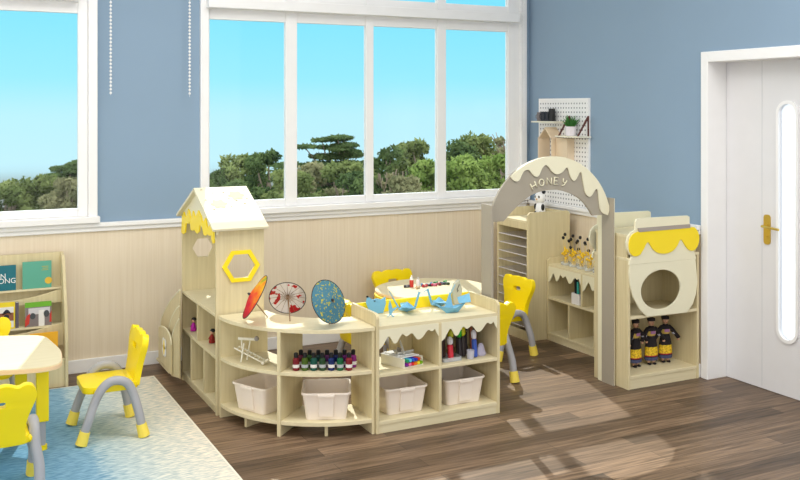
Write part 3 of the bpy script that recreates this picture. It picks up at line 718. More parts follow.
tool('paintbrush', 'tallest brown wooden brush in the cabinet right bay', 'brush', 2.835, yy+.04, .215, .007, (150, 84, 50), (170, 90, 60), 'tip', .02, 1.3)
tool('glue_stick', 'white glue stick with blue base on the cabinet shelf', 'glue stick', 2.815, yy-.03, .14, .0115, (60, 90, 180), (232, 230, 238), 'cap', 0, 1.0)
tool('paintbrush', 'brown brush leaning right, rightmost in the cabinet right bay', 'brush', 2.86, yy+.05, .175, .007, (156, 96, 66), (140, 76, 50), 'tip', .12, 1.3)
t = thing('clear_tray', 'clear plastic tray holding pens, left tray of the cabinet right bay', 'tray', (2.655, yy, .3205), 0, 'clear pen trays')
def tray(t, w=.12, d=.11, hh=.02):
    MB().prism([rrect(-w/2, -d/2, w/2, d/2, .01)], (0, 0, 0), XA, YA, .0025).build('tray_base', CLEAR, t)
    MB().prism([rrect(-w/2, -d/2, w/2, d/2, .01), rrect(-w/2+.003, -d/2+.003, w/2-.003, d/2-.003, .008)], (0, 0, .0025), XA, YA, hh).build('tray_wall', CLEAR, t)
tray(t)
t = thing('plastic_bag', 'crumpled clear plastic bag right of the pens in the cabinet', 'bag', (2.865, yy-.01, .3205), 0)
b = MB(); b.lathe([(.03, 0), (.036, .01), (.028, .03), (.02, .055), (.012, .07)], (0, 0, 0), UP, 9, 1, .7); b.build('bag_body', clear_mat('lilac_plastic', (205, 200, 225), .6), t)
t = thing('clear_cup', 'frosted small cup standing in front of the taupe brush', 'cup', (2.775, yy-.045, .3205), 0)
MB().lathe([(.018, 0), (.02, .002), (.023, .05), (.021, .05), (.018, .004)], (0, 0, 0), UP, 14).build('cup_wall', clear_mat('frosted_plastic', (215, 215, 225), .6), t)

# ================================================================ HONEY ARCH
a = world_thing('honey_arch', 'cream and grey play archway lettered HONEY over the aisle', 'arch', (3.42, 4.71, 0))
AY = 4.706
MB().box(2.960, 4.652, 0, 2.973, 4.766, 1.18).build('post', GREYB, a, bevel=.001)
p_ = MB().box(3.868, 4.652, 0, 3.8755, 4.81, 1.18).build('post', CREAM, a, bevel=.001)
MB().box(3.864, 4.648, 0, 3.868, 4.766, 1.182).build('grey_facing', GREYB, p_)
ACX, ACZ, ARO = 3.425, .995, .458
IZ, IR = .962, .341
out = []; zb = 1.075
a_s = math.asin((zb-ACZ)/ARO)
for q in range(41):
    an = a_s + (PI-2*a_s)*q/40; out.append((ACX+.0+.436*0 + (ARO-.022)*math.cos(an) if False else ACX + ARO*math.cos(an), ACZ + ARO*math.sin(an)))
out = [(min(max(x, 2.9745), 3.8635), z) for x, z in out]
i_s = math.asin((zb-IZ)/IR); inn = []
for q in range(41):
    an = (PI-i_s) - (PI-2*i_s)*q/40; inn.append((ACX-.008 + IR*math.cos(an), IZ + IR*math.sin(an)))
inn = smoothpts([(3.077, 1.075), (3.131, 1.125), (3.185, 1.167), (3.261, 1.215), (3.338, 1.240), (3.427, 1.248), (3.517, 1.237), (3.609, 1.203), (3.679, 1.153), (3.74, 1.075)], 4)
MB().prism([out + inn], (0, AY+.012, 0), XA, ZA, .016).build('arch_board', GREYB, a)
def hx(pts, Y): return [(p.x, p.z) for p in (at_y(480+u/6.667, 160+v/6.667, Y) for u, v in pts)]
gy = AY-.008
low = hx([(190, 95), (215, 130), (240, 143), (262, 130), (280, 90), (300, 68), (325, 68), (345, 92), (370, 112), (392, 100), (412, 55), (435, 33), (458, 50), (480, 80), (510, 95), (545, 82), (570, 52), (585, 58), (600, 110), (620, 138), (640, 125), (662, 84), (675, 90), (685, 150), (700, 220), (725, 245), (745, 232), (768, 195), (782, 205), (792, 280), (805, 345), (850, 368)], gy)
low = smoothpts(low, 3)
lx = low[0]; ang0 = math.atan2(lx[1]-ACZ, lx[0]-ACX); RG = ARO+.001
rim = []
e1 = (3.8635, 1.085); ang1 = math.acos(min(1, (3.8635-ACX)/RG))
for q in range(31):
    an = ang1*1.0 + (ang0-ang1)*q/30; rim.append((ACX + RG*math.cos(an), ACZ + RG*math.sin(an)))
low = [(min(x, 3.8635), z) for x, z in low if z > 1.05]
MB().prism([low + [(3.8635, 1.10)] + rim], (0, gy+.002, 0), XA, ZA, .008).build('icing_overlay', CREAM, a)
# lettering
lw = MB(); LY = gy-.001
def stroke(pts, c0, ang, sc):
    ca, sa = math.cos(ang), math.sin(ang)
    P = [Vector((c0[0] + (x*ca - z*sa)*sc, LY, c0[1] + (x*sa + z*ca)*sc)) for x, z in pts]
    lw.tube(P, .0038, 6)
L_ = {'H': [[(-.4, -.5), (-.4, .5)], [(.4, -.5), (.4, .5)], [(-.4, 0), (.4, .0)]],
      'O': [[(.42*math.cos(2*PI*k_/14), .48*math.sin(2*PI*k_/14)) for k_ in range(15)]],
      'N': [[(-.4, -.5), (-.38, .5), (.36, -.5), (.4, .5)]],
      'E': [[(.35, .5), (-.35, .5), (-.35, -.5), (.38, -.5)], [(-.35, 0), (.25, 0)]],
      'Y': [[(-.35, .5), (-.25, .08), (.0, -.05), (.3, .15), (.38, .5)], [(.3, .15), (.18, -.35), (-.15, -.55)]]}
for ch, (u, v), an in zip('HONEY', ((358, 172), (410, 150), (462, 142), (508, 140), (560, 150)), (25, 14, 2, -6, -28)):
    c0 = hx([(u, v)], LY)[0]
    lw = MB()
    for st in L_[ch]: stroke(st, c0, R(an), .042)
    lw.build('letter', CREAM, a, smooth=True)

# ================================================================ HONEY STAND
s = world_thing('honey_stall', 'cream stall shelf with yellow scalloped awning and jar-shaped front', 'shelf', (4.18, 4.7, 0))
SX0, SX1, SY0, SY1 = 3.886, 4.474, 4.54, 4.87
MB().box(SX0, SY0, 0, SX0+T, SY1, .80).build('side_panel', WOOD, s, bevel=.002)
MB().box(SX1-T, SY0, 0, SX1, SY1, .80).build('side_panel', WOOD, s, bevel=.002)
MB().box(SX0, SY0-.002, .80, SX1, SY1, .818).build('top_board', WOODT, s, bevel=.002)
MB().box(SX0+T, SY0, .435, SX1-T, SY1-.01, .453).build('shelf', WOODT, s, bevel=.002)
MB().box(SX0+T, SY0+.002, .062, SX1-T, SY1-.01, .082).build('shelf', WOODT, s, bevel=.002)
MB().box(SX0+T, SY0+.006, 0, SX1-T, SY0+.02, .062).build('plinth', WOODT, s)
MB().box(SX0+T, SY1-.01, .0, SX1-T, SY1, .80).build('back_panel', WOOD, s)
MB().box(SX0+.002, SY0+.015, .818, SX0+.018, SY1-.02, .945).build('hutch_side', WOOD, s)
MB().box(SX1-.03, SY0+.015, .818, SX1-.014, SY1-.02, .945).build('hutch_side', WOOD, s)
MB().box(SX0, SY0+.004, .945, SX1-.05, SY1-.01, .962).build('hutch_top', WOODT, s)
def sx_(pts, Y): return [(p.x, p.z) for p in (at_y(590+u/6.667, 200+v/6.667, Y) for u, v in pts)]
AYF = 4.528
head = [(300, 200), (302, 145), (312, 126), (330, 122), (650, 104), (663, 112), (664, 172), (690, 180), (712, 208), (722, 250), (714, 300), (695, 332), (690, 340), (700, 362), (708, 392), (262, 434), (266, 405), (278, 375), (262, 362), (246, 325), (242, 285), (252, 245), (272, 215)]
head2 = sx_(head, AYF)
MB().prism([head2], (0, AYF+.012, 0), XA, ZA, .014).build('awning_board', CREAM, s, bevel=.0015)
mid = (SX0+SX1)/2
hb = [(x, z-.005) for x, z in head2]
MB().prism([hb], (0, SY1+.030, 0), XA, ZA, .014).build('awning_board', CREAM, s, bevel=.0015)
yel = sx_(smoothpts([(690, 180), (712, 208), (722, 250), (714, 300), (690, 332), (660, 335), (635, 312), (600, 262), (575, 305), (545, 338), (500, 356), (450, 352), (412, 325), (380, 280), (350, 330), (325, 365), (290, 374), (262, 350), (254, 300), (262, 255), (285, 225), (322, 208)], 4), AYF)
MB().prism([yel], (0, AYF-.003, 0), XA, ZA, .006).build('yellow_scallop', YELM, s)
MB().prism([sx_([(314, 187), (660, 160), (661, 184), (318, 213)], AYF)], (0, AYF-.003, 0), XA, ZA, .009).build('grey_strip', GREYS, s)
# jar front
def jx(pts, Y): return [(p.x, p.z) for p in (at_y(600+u/2.4, 200+v/2.4, Y) for u, v in pts)]
jar = jx([(228, 148), (231, 170), (233, 195), (230, 225), (222, 250), (208, 270), (112, 280), (95, 262), (80, 235), (72, 205), (70, 175), (71, 160), (72, 158)], AYF+.002)
jar[-1] = (jar[-1][0], .799); jar[0] = (jar[0][0], .799)
o_ = at_y(661, 287.5, AYF)
MB().prism([jar, ell(o_.x, o_.z-.012, .163, .124, 36)], (0, SY0-.0005, 0), XA, ZA, .012).build('jar_front', CREAM, s, bevel=.0015)

# dolls
def make_doll(label):
    t = thing('doll', label, 'doll', (0, 0, 0), 0, 'costumed dolls in the honey stall')
    BK = mat('doll_black', (34, 28, 32), .8); YS = splash('doll_yellow', [(.35, (190, 150, 20)), (.6, (250, 212, 40))], 90)
    BL = mat('doll_blue_trim', (70, 76, 110), .8); SK = mat('doll_skin', (206, 160, 130), .6); RD = mat('doll_red', (180, 40, 60), .8); GO = mat('doll_gold', (210, 180, 90), .7)
    MB().lathe([(.034, .03), (.037, .036), (.036, .05), (.0355, .056), (.036, .062), (.0335, .11), (.033, .115), (.029, .15), (.022, .178), (.0205, .184), (.023, .19), (.027, .215), (.024, .235), (.012, .245)], (0, 0, 0), UP, 18, 1.05, .7,
        [1, 1, 0, 3, 2, 2, 0, 0, 0, 4, 4, 0, 0]).build('robe', [BK, BL, YS, RD, GO], t, smooth=False)
    MB().prism([rrect(-.014, .198, .014, .216, .004)], (0, -.0185, 0), XA, ZA, .002).build('chest_panel', mat('doll_lilac', (170, 120, 170), .8), t)
    for sg in (-1, 1):
        arm = MB().tube([(sg*.018, 0, .232), (sg*.036, -.004, .21), (sg*.050, -.012, .188), (sg*.068, -.016, .158)], [.012, .0125, .0115, .011], 8).build('sleeve', BK, t, smooth=True)
        MB().tube([(sg*.043, -.008, .195), (sg*.048, -.011, .184)], .0112, 8).build('cuff', mat('doll_pale', (190, 190, 205), .8), arm)
        MB().ball((sg*.065, -.017, .149), .008, 8).build('hand', SK, arm)
        lg = MB().tube([(sg*.014, 0, .034), (sg*.014, 0, .008)], .007, 8).build('leg', SK, t)
        MB().ball((sg*.015, -.008, .007), .009, 8, 1, 1.7, .75).build('shoe', BK, lg)
    hd = MB().lathe([(.006, .240), (.006, .25), (.013, .254), (.0165, .266), (.0155, .28), (.008, .288)], (0, 0, 0), UP, 14).build('head', SK, t, smooth=True)
    MB().ball((-.006, -.0155, .268), .0018, 6).ball((.006, -.0155, .268), .0018, 6).build('eyes', BLACK, hd)
    MB().ball((0, -.0165, .264), .002, 6).build('nose', SK, hd); MB().ball((0, -.016, .2585), .002, 6, 1.6).build('mouth', RD, hd)
    MB().ball((0, .003, .272), .0172, 12).build('hair', BLACK, hd)
    MB().lathe([(.0185, .278), (.021, .28), (.02, .296), (.012, .3)], (0, 0, 0), UP, 14).build('hat', BK, t)
    MB().lathe([(.0195, .2795), (.0205, .280), (.0206, .284), (.0195, .285)], (0, 0, 0), UP, 14).build('hat_band', RD, t)
    return t
d0 = make_doll('black and yellow costumed doll partly behind the stall side, leftmost'); d0.scale = (1.25, 1.2, 1.02); d0.location = (4.085, 4.70, .0825); d0.rotation_euler.z = R(8)
dup(d0, (4.215, 4.70, .0825), R(-8), 'black and yellow costumed doll, middle of the three in the stall')
dup(d0, (4.335, 4.70, .0825), R(-14), 'black and yellow costumed doll, rightmost of the three in the stall')

# ================================================================ WALL LOW SHELF behind the arch
w = world_thing('low_wall_shelf', 'low cream shelf with icing-drip edge against the right wall', 'shelf', (4.34, 5.37, 0))
LX0, LX1, LY0, LY1 = 4.19, 4.478, 4.925, 5.812
for y in (LY1-T, LY0):
    pts = [(LX0, 0), (LX1, 0), (LX1, .62)] + [(LX0+.03-.03*math.sin(PI/2*q/6), .59+.03*math.cos(PI/2*q/6)) for q in range(7)]
    MB().prism([pts], (0, y+T, 0), XA, ZA, T).build('side_panel', WOOD, w, bevel=.002)
MB().box(LX0+.004, LY0+T, .557, LX1, LY1-T, .575).build('top_board', WOODT, w, bevel=.002)
MB().box(LX1-.012, LY0+T, 0, LX1, LY1-T, .557).build('back_panel', WOOD, w)
MB().box(LX1-.012, LY0+T, .575, LX1, LY1-T, .62).build('back_rail', CREAM, w)
for z in (.31, .045): MB().box(LX0, LY0+T, z, LX1-.012, LY1-T, z+.018).build('shelf', WOODT, w, bevel=.002)
MB().box(LX0+.006, LY0+T, 0, LX0+.02, LY1-T, .045).build('plinth', WOODT, w)
MB().box(LX0, 5.385, .328, LX1-.012, 5.403, .557).build('divider', WOOD, w, bevel=.002)
for y in (5.545, 5.25): MB().box(LX0, y-.009, .063, LX1-.012, y+.009, .31).build('divider', WOOD, w, bevel=.002)
for (p0_, p1_) in ((LY1-T, 5.403), (5.385, LY0+T)):
    MB().prism([drips([(1-t_, z_) for t_, z_ in reversed(DR)], p1_, p0_, .557, .75)], (LX0+.012, 0, 0), YA, ZA, -.01).build('drip_valance', CREAM, w)
# stick cups
def make_cup(label):
    t = thing('stick_cup', label, 'decoration', (0, 0, 0), 0, 'stick cups on the low wall shelf')
    MB().lathe([(.030, 0), (.034, .002), (.037, .02), (.035, .02), (.031, .004)], (0, 0, 0), UP, 18).build('dish', CLEAR, t)
    YD = mat('honey_yellow', (236, 196, 40), .6); rr = random.Random(3)
    MB().lathe([(.014, .004), (.016, .006), (.016, .075), (.013, .08)], (0, 0, 0), UP, 10).build('inner_tube', clear_mat('amber_clear', (235, 205, 120), .35), t)
    for (x_, y_, hh, lean) in ((0, .012, .205, .0), (.006, -.004, .165, -.02), (-.004, -.02, .125, -.035), (.0, .02, .18, .012)):
        stt = MB().tube([(x_*.5, y_*.5, .006), (x_, y_+lean, hh)], .0018, 6).build('stick', mat('pale_stick', (226, 204, 140), .6), t)
        MB().ball((x_, y_+lean, hh), .0105, 10, 1, 1, 1.15).build('bobble', BLACK, stt)
    b = MB()
    for q in range(16):
        an = rr.random()*6.28; r1 = .008 + rr.random()*.02; b.ball((r1*math.cos(an), r1*math.sin(an), .045+rr.random()*.07), .006+rr.random()*.004, 6)
    b.build('yellow_fuzz', YD, t)
    return t
cup = make_cup('clear cup of black bobbled sticks, furthest from the arch'); cup.location = (4.285, 5.70, .5755); cup.scale = (1.1, 1.1, 1.1)
for q, lb in enumerate(('second furthest from the arch post', 'middle of the five cups', 'second nearest to the arch post', 'nearest to the arch post')):
    dup(cup, (4.285-.002*q, 5.605-q*.095, .5755), R(20*q), 'clear cup of black bobbled sticks, ' + lb)
t = thing('pen_pot', 'white pot of pens on the middle shelf of the wall shelf', 'pot', (4.24, 5.475, .3285), 0); t.scale = (1.3, 1.3, 1.25)
MB().prism([rrect(-.035, -.035, .035, .035, .006), rrect(-.031, -.031, .031, .031, .005)], (0, 0, .003), XA, YA, .06).prism([rrect(-.035, -.035, .035, .035, .006)], (0, 0, 0), XA, YA, .003).build('pot_wall', mat('white_pot', (232, 230, 230), .5), t)
for (x_, y_, hh, cc) in ((-.015, .015, .15, (30, 30, 34)), (.0, .02, .165, (40, 44, 40)), (-.018, -.008, .13, (50, 160, 150)), (.01, -.012, .12, (200, 50, 120)), (.016, .006, .14, (60, 140, 70))):
    MB().tube([(x_, y_, .004), (x_*1.2, y_*1.3, hh)], .007, 8).build('pen', mat('p%d_%d_%d' % cc, cc, .4), t)

# ================================================================ DRYING RACK
r = world_thing('drying_rack', 'tall tan cabinet of wire drying racks in the corner behind the arch', 'rack', (4.21, 6.1, 0))
QX0, QX1, QY0, QY1 = 4.024, 4.41, 5.82, 6.245
for y in (QY0, QY1-T):
    MB().prism([[(QX0, 0), (QX1, 0), (QX1, .95), (QX1-.02, .965), (QX0+.02, .965), (QX0, .945)]], (0, y+T, 0), XA, ZA, T).build('side_panel', WOOD, r, bevel=.002)
MB().box(QX1-.012, QY0+T, 0, QX1, QY1-T, .955).build('back_panel', WOOD, r)
MB().box(QX0+.004, QY0+T, .885, QX1-.012, QY1-T, .90).build('top_board', WOODT, r)
MB().box(QX0+.002, QY0+T, .835, QX0+.018, QY1-T, .885).build('fascia', WOOD, r)
MB().box(QX0+.002, QY0+T, 0, QX0+.018, QY1-T, .07).build('plinth', WOOD, r)
for q in range(11):
    z = .10 + q*.067; b = MB()
    b.tube([(QX0+.006, QY0+T, z), (QX0+.006, QY1-T, z)], .004, 6).tube([(QX1-.02, QY0+T, z), (QX1-.02, QY1-T, z)], .003, 5)
    for j in range(13): y = QY0+T+.010 + j*.031; b.tube([(QX0+.006, y, z), (QX1-.02, y, z+.0)], .0016, 5)
    b.build('wire_rack', WIRE, r)

# ================================================================ PEGBOARD
pg = MB().box(4.486, 5.687, .99, 4.4985, 6.325, 1.822).build('pegboard', dots_mat()); tag(pg, 'white perforated pegboard mounted on the blue wall', 'pegboard')
pf = MB()
for bx_ in ((4.482, 5.683, .99, 4.4995, 5.695, 1.826), (4.482, 6.317, .99, 4.4995, 6.33, 1.826), (4.482, 5.695, 1.812, 4.4995, 6.317, 1.826)): pf.box(*bx_)
pf.build('frame', WHITE, pg).location = -Vector(pg.location)
sh = MB().box(4.375, 5.98, 1.634, 4.485, 6.285, 1.645).build('wall_shelf', IVW, bevel=.001); tag(sh, 'short pale shelf on the pegboard carrying dark cups', 'shelf')
for q, (y, hh, rr_, cm, lb) in enumerate(((6.25, .07, .022, mat('taupe_mug', (120, 112, 112), .5), 'grey brown cup at the left end of the pegboard shelf'), (6.195, .075, .024, DARKB, 'dark blue cup, second from left on the pegboard shelf'), (6.14, .075, .024, DARKB, 'dark blue cup, third from left on the pegboard shelf'), (6.085, .10, .026, BLACK, 'tall black cup at the right end of the pegboard shelf'))):
    o = MB().lathe([(rr_*.9, 0), (rr_, .003), (rr_, hh), (rr_*.88, hh), (rr_*.85, .008)], (4.435, y, 1.6455), UP, 18).build('cup', cm); tag(o, lb, 'cup', 'dark cups on the pegboard')
    MB().tube([(4.435-rr_, y, 1.6455+hh*.75), (4.435-rr_-.014, y, 1.6455+hh*.65), (4.435-rr_-.013, y, 1.6455+hh*.35), (4.435-rr_, y, 1.6455+hh*.25)], .003, 6).build('handle', cm, o).location = -Vector(o.location)
ps = world_thing('bracket_shelf', 'pale shelf hung on brown straps below the pegboard top', 'shelf', (4.43, 5.9, 1.5))
MB().box(4.365, 5.655, 1.525, 4.485, 5.95, 1.536).build('board', IVW, ps, bevel=.001)
for y in (5.69, 5.925):
    MB().prism([[(4.366, 1.521), (4.484, 1.521), (4.484, 1.69), (4.476, 1.69), (4.476, 1.529), (4.378, 1.529), (4.484, 1.676), (4.484, 1.69)][:5] + [(4.380, 1.529), (4.472, 1.66), (4.476, 1.69)]], (0, y, 0), XA, ZA, .012).build('strap', BROWN, ps)
pp = thing('potted_plant', 'small spiky green plant in a white pot on strap shelf', 'plant', (4.425, 5.83, 1.5365))
MB().lathe([(.034, 0), (.038, .003), (.046, .072), (.042, .072), (.038, .06)], (0, 0, 0), UP, 8).build('pot', mat('pale_lilac_pot', (226, 220, 226), .5), pp)
b = MB(); rr = random.Random(5)
for q in range(60):
    an = rr.random()*6.28; ln = .05+rr.random()*.06; el_ = .5+rr.random()*.95
    d_ = Vector((math.cos(an)*math.cos(el_), math.sin(an)*math.cos(el_)*1.3, math.sin(el_))); b.tube([(d_.x*.01, d_.y*.02, .06), tuple(Vector((0, 0, .06)) + d_*ln*.6), tuple(Vector((0, 0, .06)) + d_*ln)], [.005, .0045, .0008], 4)
b.build('leaves', leaf_mat('succulent_green', (40, 96, 50), (90, 150, 80)), pp)
ho = world_thing('house_box', 'pale wooden house-shaped box open at one end on the pegboard', 'box', (4.43, 6.12, 1.24))
hy0, hy1 = 5.97, 6.285
hp = [(4.37, 1.26), (4.484, 1.26)]
# gabled sleeve: gable faces left window side
b = MB(); ym = 6.185
for (p0_, p1_) in (((6.185, 1.26), (6.185, 1.51)), ((6.185, 1.51), (6.095, 1.592)), ((6.095, 1.592), (6.01, 1.51)), ((6.01, 1.51), (6.01, 1.26)), ((6.01, 1.26), (6.185, 1.26))):
    A_, B2 = Vector((4.43, p0_[0], p0_[1])), Vector((4.43, p1_[0], p1_[1])); d_ = (B2-A_); L0 = d_.length; d_.normalize()
    b.obox((A_+B2)/2, XA, d_, XA.cross(d_), .11, L0+.008, .009)
b.build('walls', mat('pale_pine', (226, 206, 178), .6), ho)
MB().prism([[(5.86, 1.26), (5.86, 1.515), (6.0, 1.515), (6.0, 1.26)]], (4.484, 0, 0), YA, ZA, -.07).build('block', mat('pale_pine', (226, 206, 178), .6), ho)
o = MB().lathe([(.03, 0), (.032, .003), (.032, .09), (.028, .09), (.028, .01)], (4.43, 6.10, 1.266), UP, 16).build('mug', mat('cream_mug', (240, 236, 228), .5)); tag(o, 'small cream mug inside the house-shaped box', 'mug')
pd = thing('panda_toy', 'white and black panda toy behind the arch on the drying rack', 'toy', (4.335, 6.10, .9005), R(-75)); pd.scale = (.9, .9, 1.15)
MB().lathe([(.03, 0), (.042, .012), (.045, .04), (.038, .075), (.024, .09)], (0, 0, 0), UP, 14).build('body', WHITE, pd, smooth=True)
hd = MB().ball((0, -.004, .125), .046, 16, 1.1, 1, .9).build('head', WHITE, pd, smooth=True)
for sg in (-1, 1):
    MB().ball((sg*.036, 0, .165), .016, 10).build('ear', BLACK, hd); MB().ball((sg*.018, -.042, .13), .010, 10, 1, .6).build('eye_patch', BLACK, hd)
    MB().ball((sg*.04, -.015, .06), .018, 10, .8, 1, 1.3).build('arm', BLACK, pd); MB().ball((sg*.026, -.036, .015), .017, 10).build('foot', BLACK, pd)
MB().ball((0, -.05, .115), .006, 8).build('nose', mat('orange_nose', (220, 150, 60), .5), hd)

# ================================================================ CHAIRS
def make_chair(label):
    t = thing('child_chair', label, 'chair', (0, 0, 0), 0, 'yellow children chairs')
    # faces -y ; backrest at +y
    seat = rrect(-.145, -.155, .145, .13, .05, 6)
    MB().prism([seat], (0, 0, .245), XA, YA, .034).build('seat', YEL, t, bevel=.013, bseg=3, smooth=True)
    half = [(0, .522), (.035, .529), (.065, .523), (.09, .514), (.12, .526), (.15, .518), (.167, .484), (.162, .45), (.146, .41), (.128, .36), (.122, .32), (.122, .28), (.112, .25), (0, .245)]
    P = smoothpts(half, 4); outl = P + [(-x, z) for x, z in reversed(P[1:-1])]
    nrm = Vector((0, .17, .985)).normalized()
    hole = rrect(-.042, .428, .042, .457, .012, 4)
    o2 = [(x, z-.25) for x, z in outl]; h2 = [(x, z-.25) for x, z in hole]
    MB().prism([o2, h2], (0, .135, .25), XA, nrm, .034).build('backrest', YEL, t, bevel=.013, bseg=3, smooth=True)
    MB().tube([(-.10, .105, .264), (.10, .105, .264)], .024, 10).build('seat_bend', YEL, t, smooth=True)
    for sg in (-1, 1):
        x = sg*.168; xf = sg*.182
        ctrl = [(xf, -.158, .055), (xf, -.132, .13), (x, -.105, .20), (x, -.072, .265), (x, -.03, .303), (x, .02, .308), (x, .065, .285), (x, .095, .225), (xf, .118, .14), (xf, .136, .055)]
        lg = MB().tube(smoothpts(ctrl, 5), .0235, 14).build('leg_frame', GREYT, t, smooth=True)
        MB().tube([(xf, -.172, .003), (xf, -.152, .07)], [.031, .027], 14).build('foot', YELP, lg, smooth=False)
        MB().tube([(xf, .148, .003), (xf, .132, .07)], [.031, .027], 14).build('foot', YELP, lg, smooth=False)
        for yb_ in (.085, -.085): MB().tube([(sg*.12, yb_, .262), (sg*.160, yb_*1.0, .252)], .019, 10).build('bracket', YEL, t, smooth=True)
    return t
ch = make_chair('yellow child chair with grey legs alone on the rug, seen side on'); ch.location = (.890, 5.235, .009); ch.rotation_euler.z = R(-90)
dup(ch, (.275, 4.60, .009), R(180), 'yellow child chair seen from behind at the bottom left')
dup(ch, (.28, 5.74, .009), R(0), 'yellow child chair behind the left table facing the camera, cut by the frame')
dup(ch, (3.16, 6.20, 0), R(2), 'yellow child chair behind the oval table against the wall')
dup(ch, (2.55, 5.50, 0), R(90), 'yellow child chair left of the oval table behind the teal parasol')
dup(ch, (3.155, 5.12, 0), R(186), 'yellow child chair right beside the low cabinet, mostly hidden')
dup(ch, (3.69, 5.665, 0), R(-86), 'yellow child chair in front of the wire rack seen through the arch')

# ================================================================ TABLES
t = world_thing('oval_table', 'oval child table with pale top behind the low cabinet', 'table', (3.12, 5.74, 0))
MB().prism([ell(3.155, 5.73, .40, .365, 48)], (0, 0, .475), XA, YA, .022).build('tabletop', WOODT, t, bevel=.006)
MB().prism([ell(3.155, 5.73, .405, .37, 48), ell(3.155, 5.73, .398, .363, 48)], (0, 0, .478), XA, YA, .015).build('edge_band', mat('pale_edge', (238, 208, 168), .5), t)
MB().prism([ell(3.11, 5.72, .38, .30, 40), ell(3.11, 5.72, .36, .28, 40)], (0, 0, .425), XA, YA, .05).build('apron', YELM, t)
for (x_, y_) in ((2.87, 5.55), (3.35, 5.55), (2.87, 5.89), (3.35, 5.89)):
    lg = MB().box(x_-.022, y_-.022, .16, x_+.022, y_+.022, .475).build('leg', YEL, t, bevel=.006)
    MB().tube([(x_, y_, .012), (x_, y_, .17)], .015, 10).build('inner_tube', GREYT, lg); MB().tube([(x_, y_, 0), (x_, y_, .025)], .022, 10).build('foot', YELP, lg)
t = world_thing('activity_table', 'pale topped child table with yellow legs on the rug', 'table', (.2, 5.2, .006))
ca_, sa_ = math.cos(R(-13)), math.sin(R(-13))
P4 = [(-.55, 5.86), (.572, 5.53), (.632, 5.45), (.655, 5.16), (.66, 5.02), (.605, 4.86), (.50, 4.84), (-.55, 4.98)]
def roundpoly(P, r_=.06, n=5):
    out = []
    for i in range(len(P)):
        p = Vector(P[i]); a_ = Vector(P[i-1]); c_ = Vector(P[(i+1) % len(P)])
        u1 = (a_-p); u2 = (c_-p); k1 = min(r_, u1.length*.45); k2 = min(r_, u2.length*.45)
        A_ = p + u1.normalized()*k1; B_ = p + u2.normalized()*k2
        for k_ in range(n+1):
            s_ = k_/n; q = A_*(1-s_)**2 + p*2*s_*(1-s_) + B_*s_**2; out.append((q.x, q.y))
    return out
TP = [at_z(u, v, .5) for u, v in ((46, 334.5), (63, 352), (57, 366))]
P4 = [(-.55, 5.93), (TP[0].x-.01, TP[0].y+.01), (.628, 5.13), (.60, 4.85), (.50, 4.81), (-.55, 5.07)]
RP = roundpoly(P4, .09)
MB().prism([RP], (0, 0, .472), XA, YA, .026).build('tabletop', WOODT, t, bevel=.008)
cx_, cy_ = .05, 5.3
RPo = [(cx_+(x-cx_)*1.006, cy_+(y-cy_)*1.008) for x, y in RP]
MB().prism([RPo, RP], (0, 0, .475), XA, YA, .019).build('edge_band', mat('pale_edge', (238, 208, 168), .5), t)
for (x_, y_) in ((.535, 5.10), (.46, 5.42), (-.4, 5.2), (-.4, 5.75)):
    lg = MB().box(x_-.03, y_-.024, .15, x_+.03, y_+.024, .472).build('leg', YEL, t, bevel=.006)
    MB().tube([(x_, y_, .024), (x_, y_, .16)], .017, 10).build('inner_tube', GREYT, lg); MB().tube([(x_, y_, .006), (x_, y_, .03)], .024, 10).build('foot', YEL, lg)
MB().box(-.4, 5.11, .425, .52, 5.125, .47).box(-.4, 5.41, .425, .44, 5.425, .47).build('apron', YELM, t)

# craft bits on the oval table
ZT = .4975
def put(name, label, cat, u, v, col_, shape, grp='craft bits on the oval table'):
    p = at_z(u, v, ZT); t = thing(name, label, cat, (p.x, p.y, ZT), 0, grp)
    return t
t = put('glue_bottle', 'small red bottle with white cap standing on the oval table', 'bottle', 411.5, 287, None, 0)
MB().lathe([(.014, 0), (.015, .002), (.015, .045), (.012, .05)], (0, 0, 0), UP, 12).build('bottle_body', mat('red_label', (205, 60, 50), .4), t)
MB().lathe([(.0125, .05), (.0125, .062), (.006, .068), (.004, .082)], (0, 0, 0), UP, 12).build('cap', WHITE, t)
t = put('glue_bottle', 'small white bottle behind the craft bits on the oval table', 'bottle', 418, 285.5, None, 0)
MB().lathe([(.013, 0), (.014, .002), (.014, .035), (.010, .042)], (0, 0, 0), UP, 12).build('bottle_body', WHITE, t)
MB().lathe([(.006, .042), (.005, .058)], (0, 0, 0), UP, 10).build('cap', mat('light_grey', (205, 205, 200), .4), t)
bits = [((407, 287.5), (60, 60, 70), 0, 'dark grey'), ((418, 288.5), (210, 180, 140), 30, 'tan'), ((422, 286), (60, 110, 160), 70, 'blue'), ((425, 287), (190, 50, 60), 10, 'red'), ((428, 286), (40, 40, 50), 120, 'black'), ((431, 285), (70, 120, 180), 50, 'sky blue'), ((434, 286), (200, 60, 100), 160, 'pink'), ((436, 284), (60, 150, 80), 20, 'sea green'), ((439, 285), (140, 40, 50), 80, 'maroon'), ((442, 284.5), (20, 30, 60), 140, 'navy'), ((445, 283), (50, 170, 60), 40, 'bright green'), ((447, 284.5), (30, 60, 40), 100, 'deep green')]
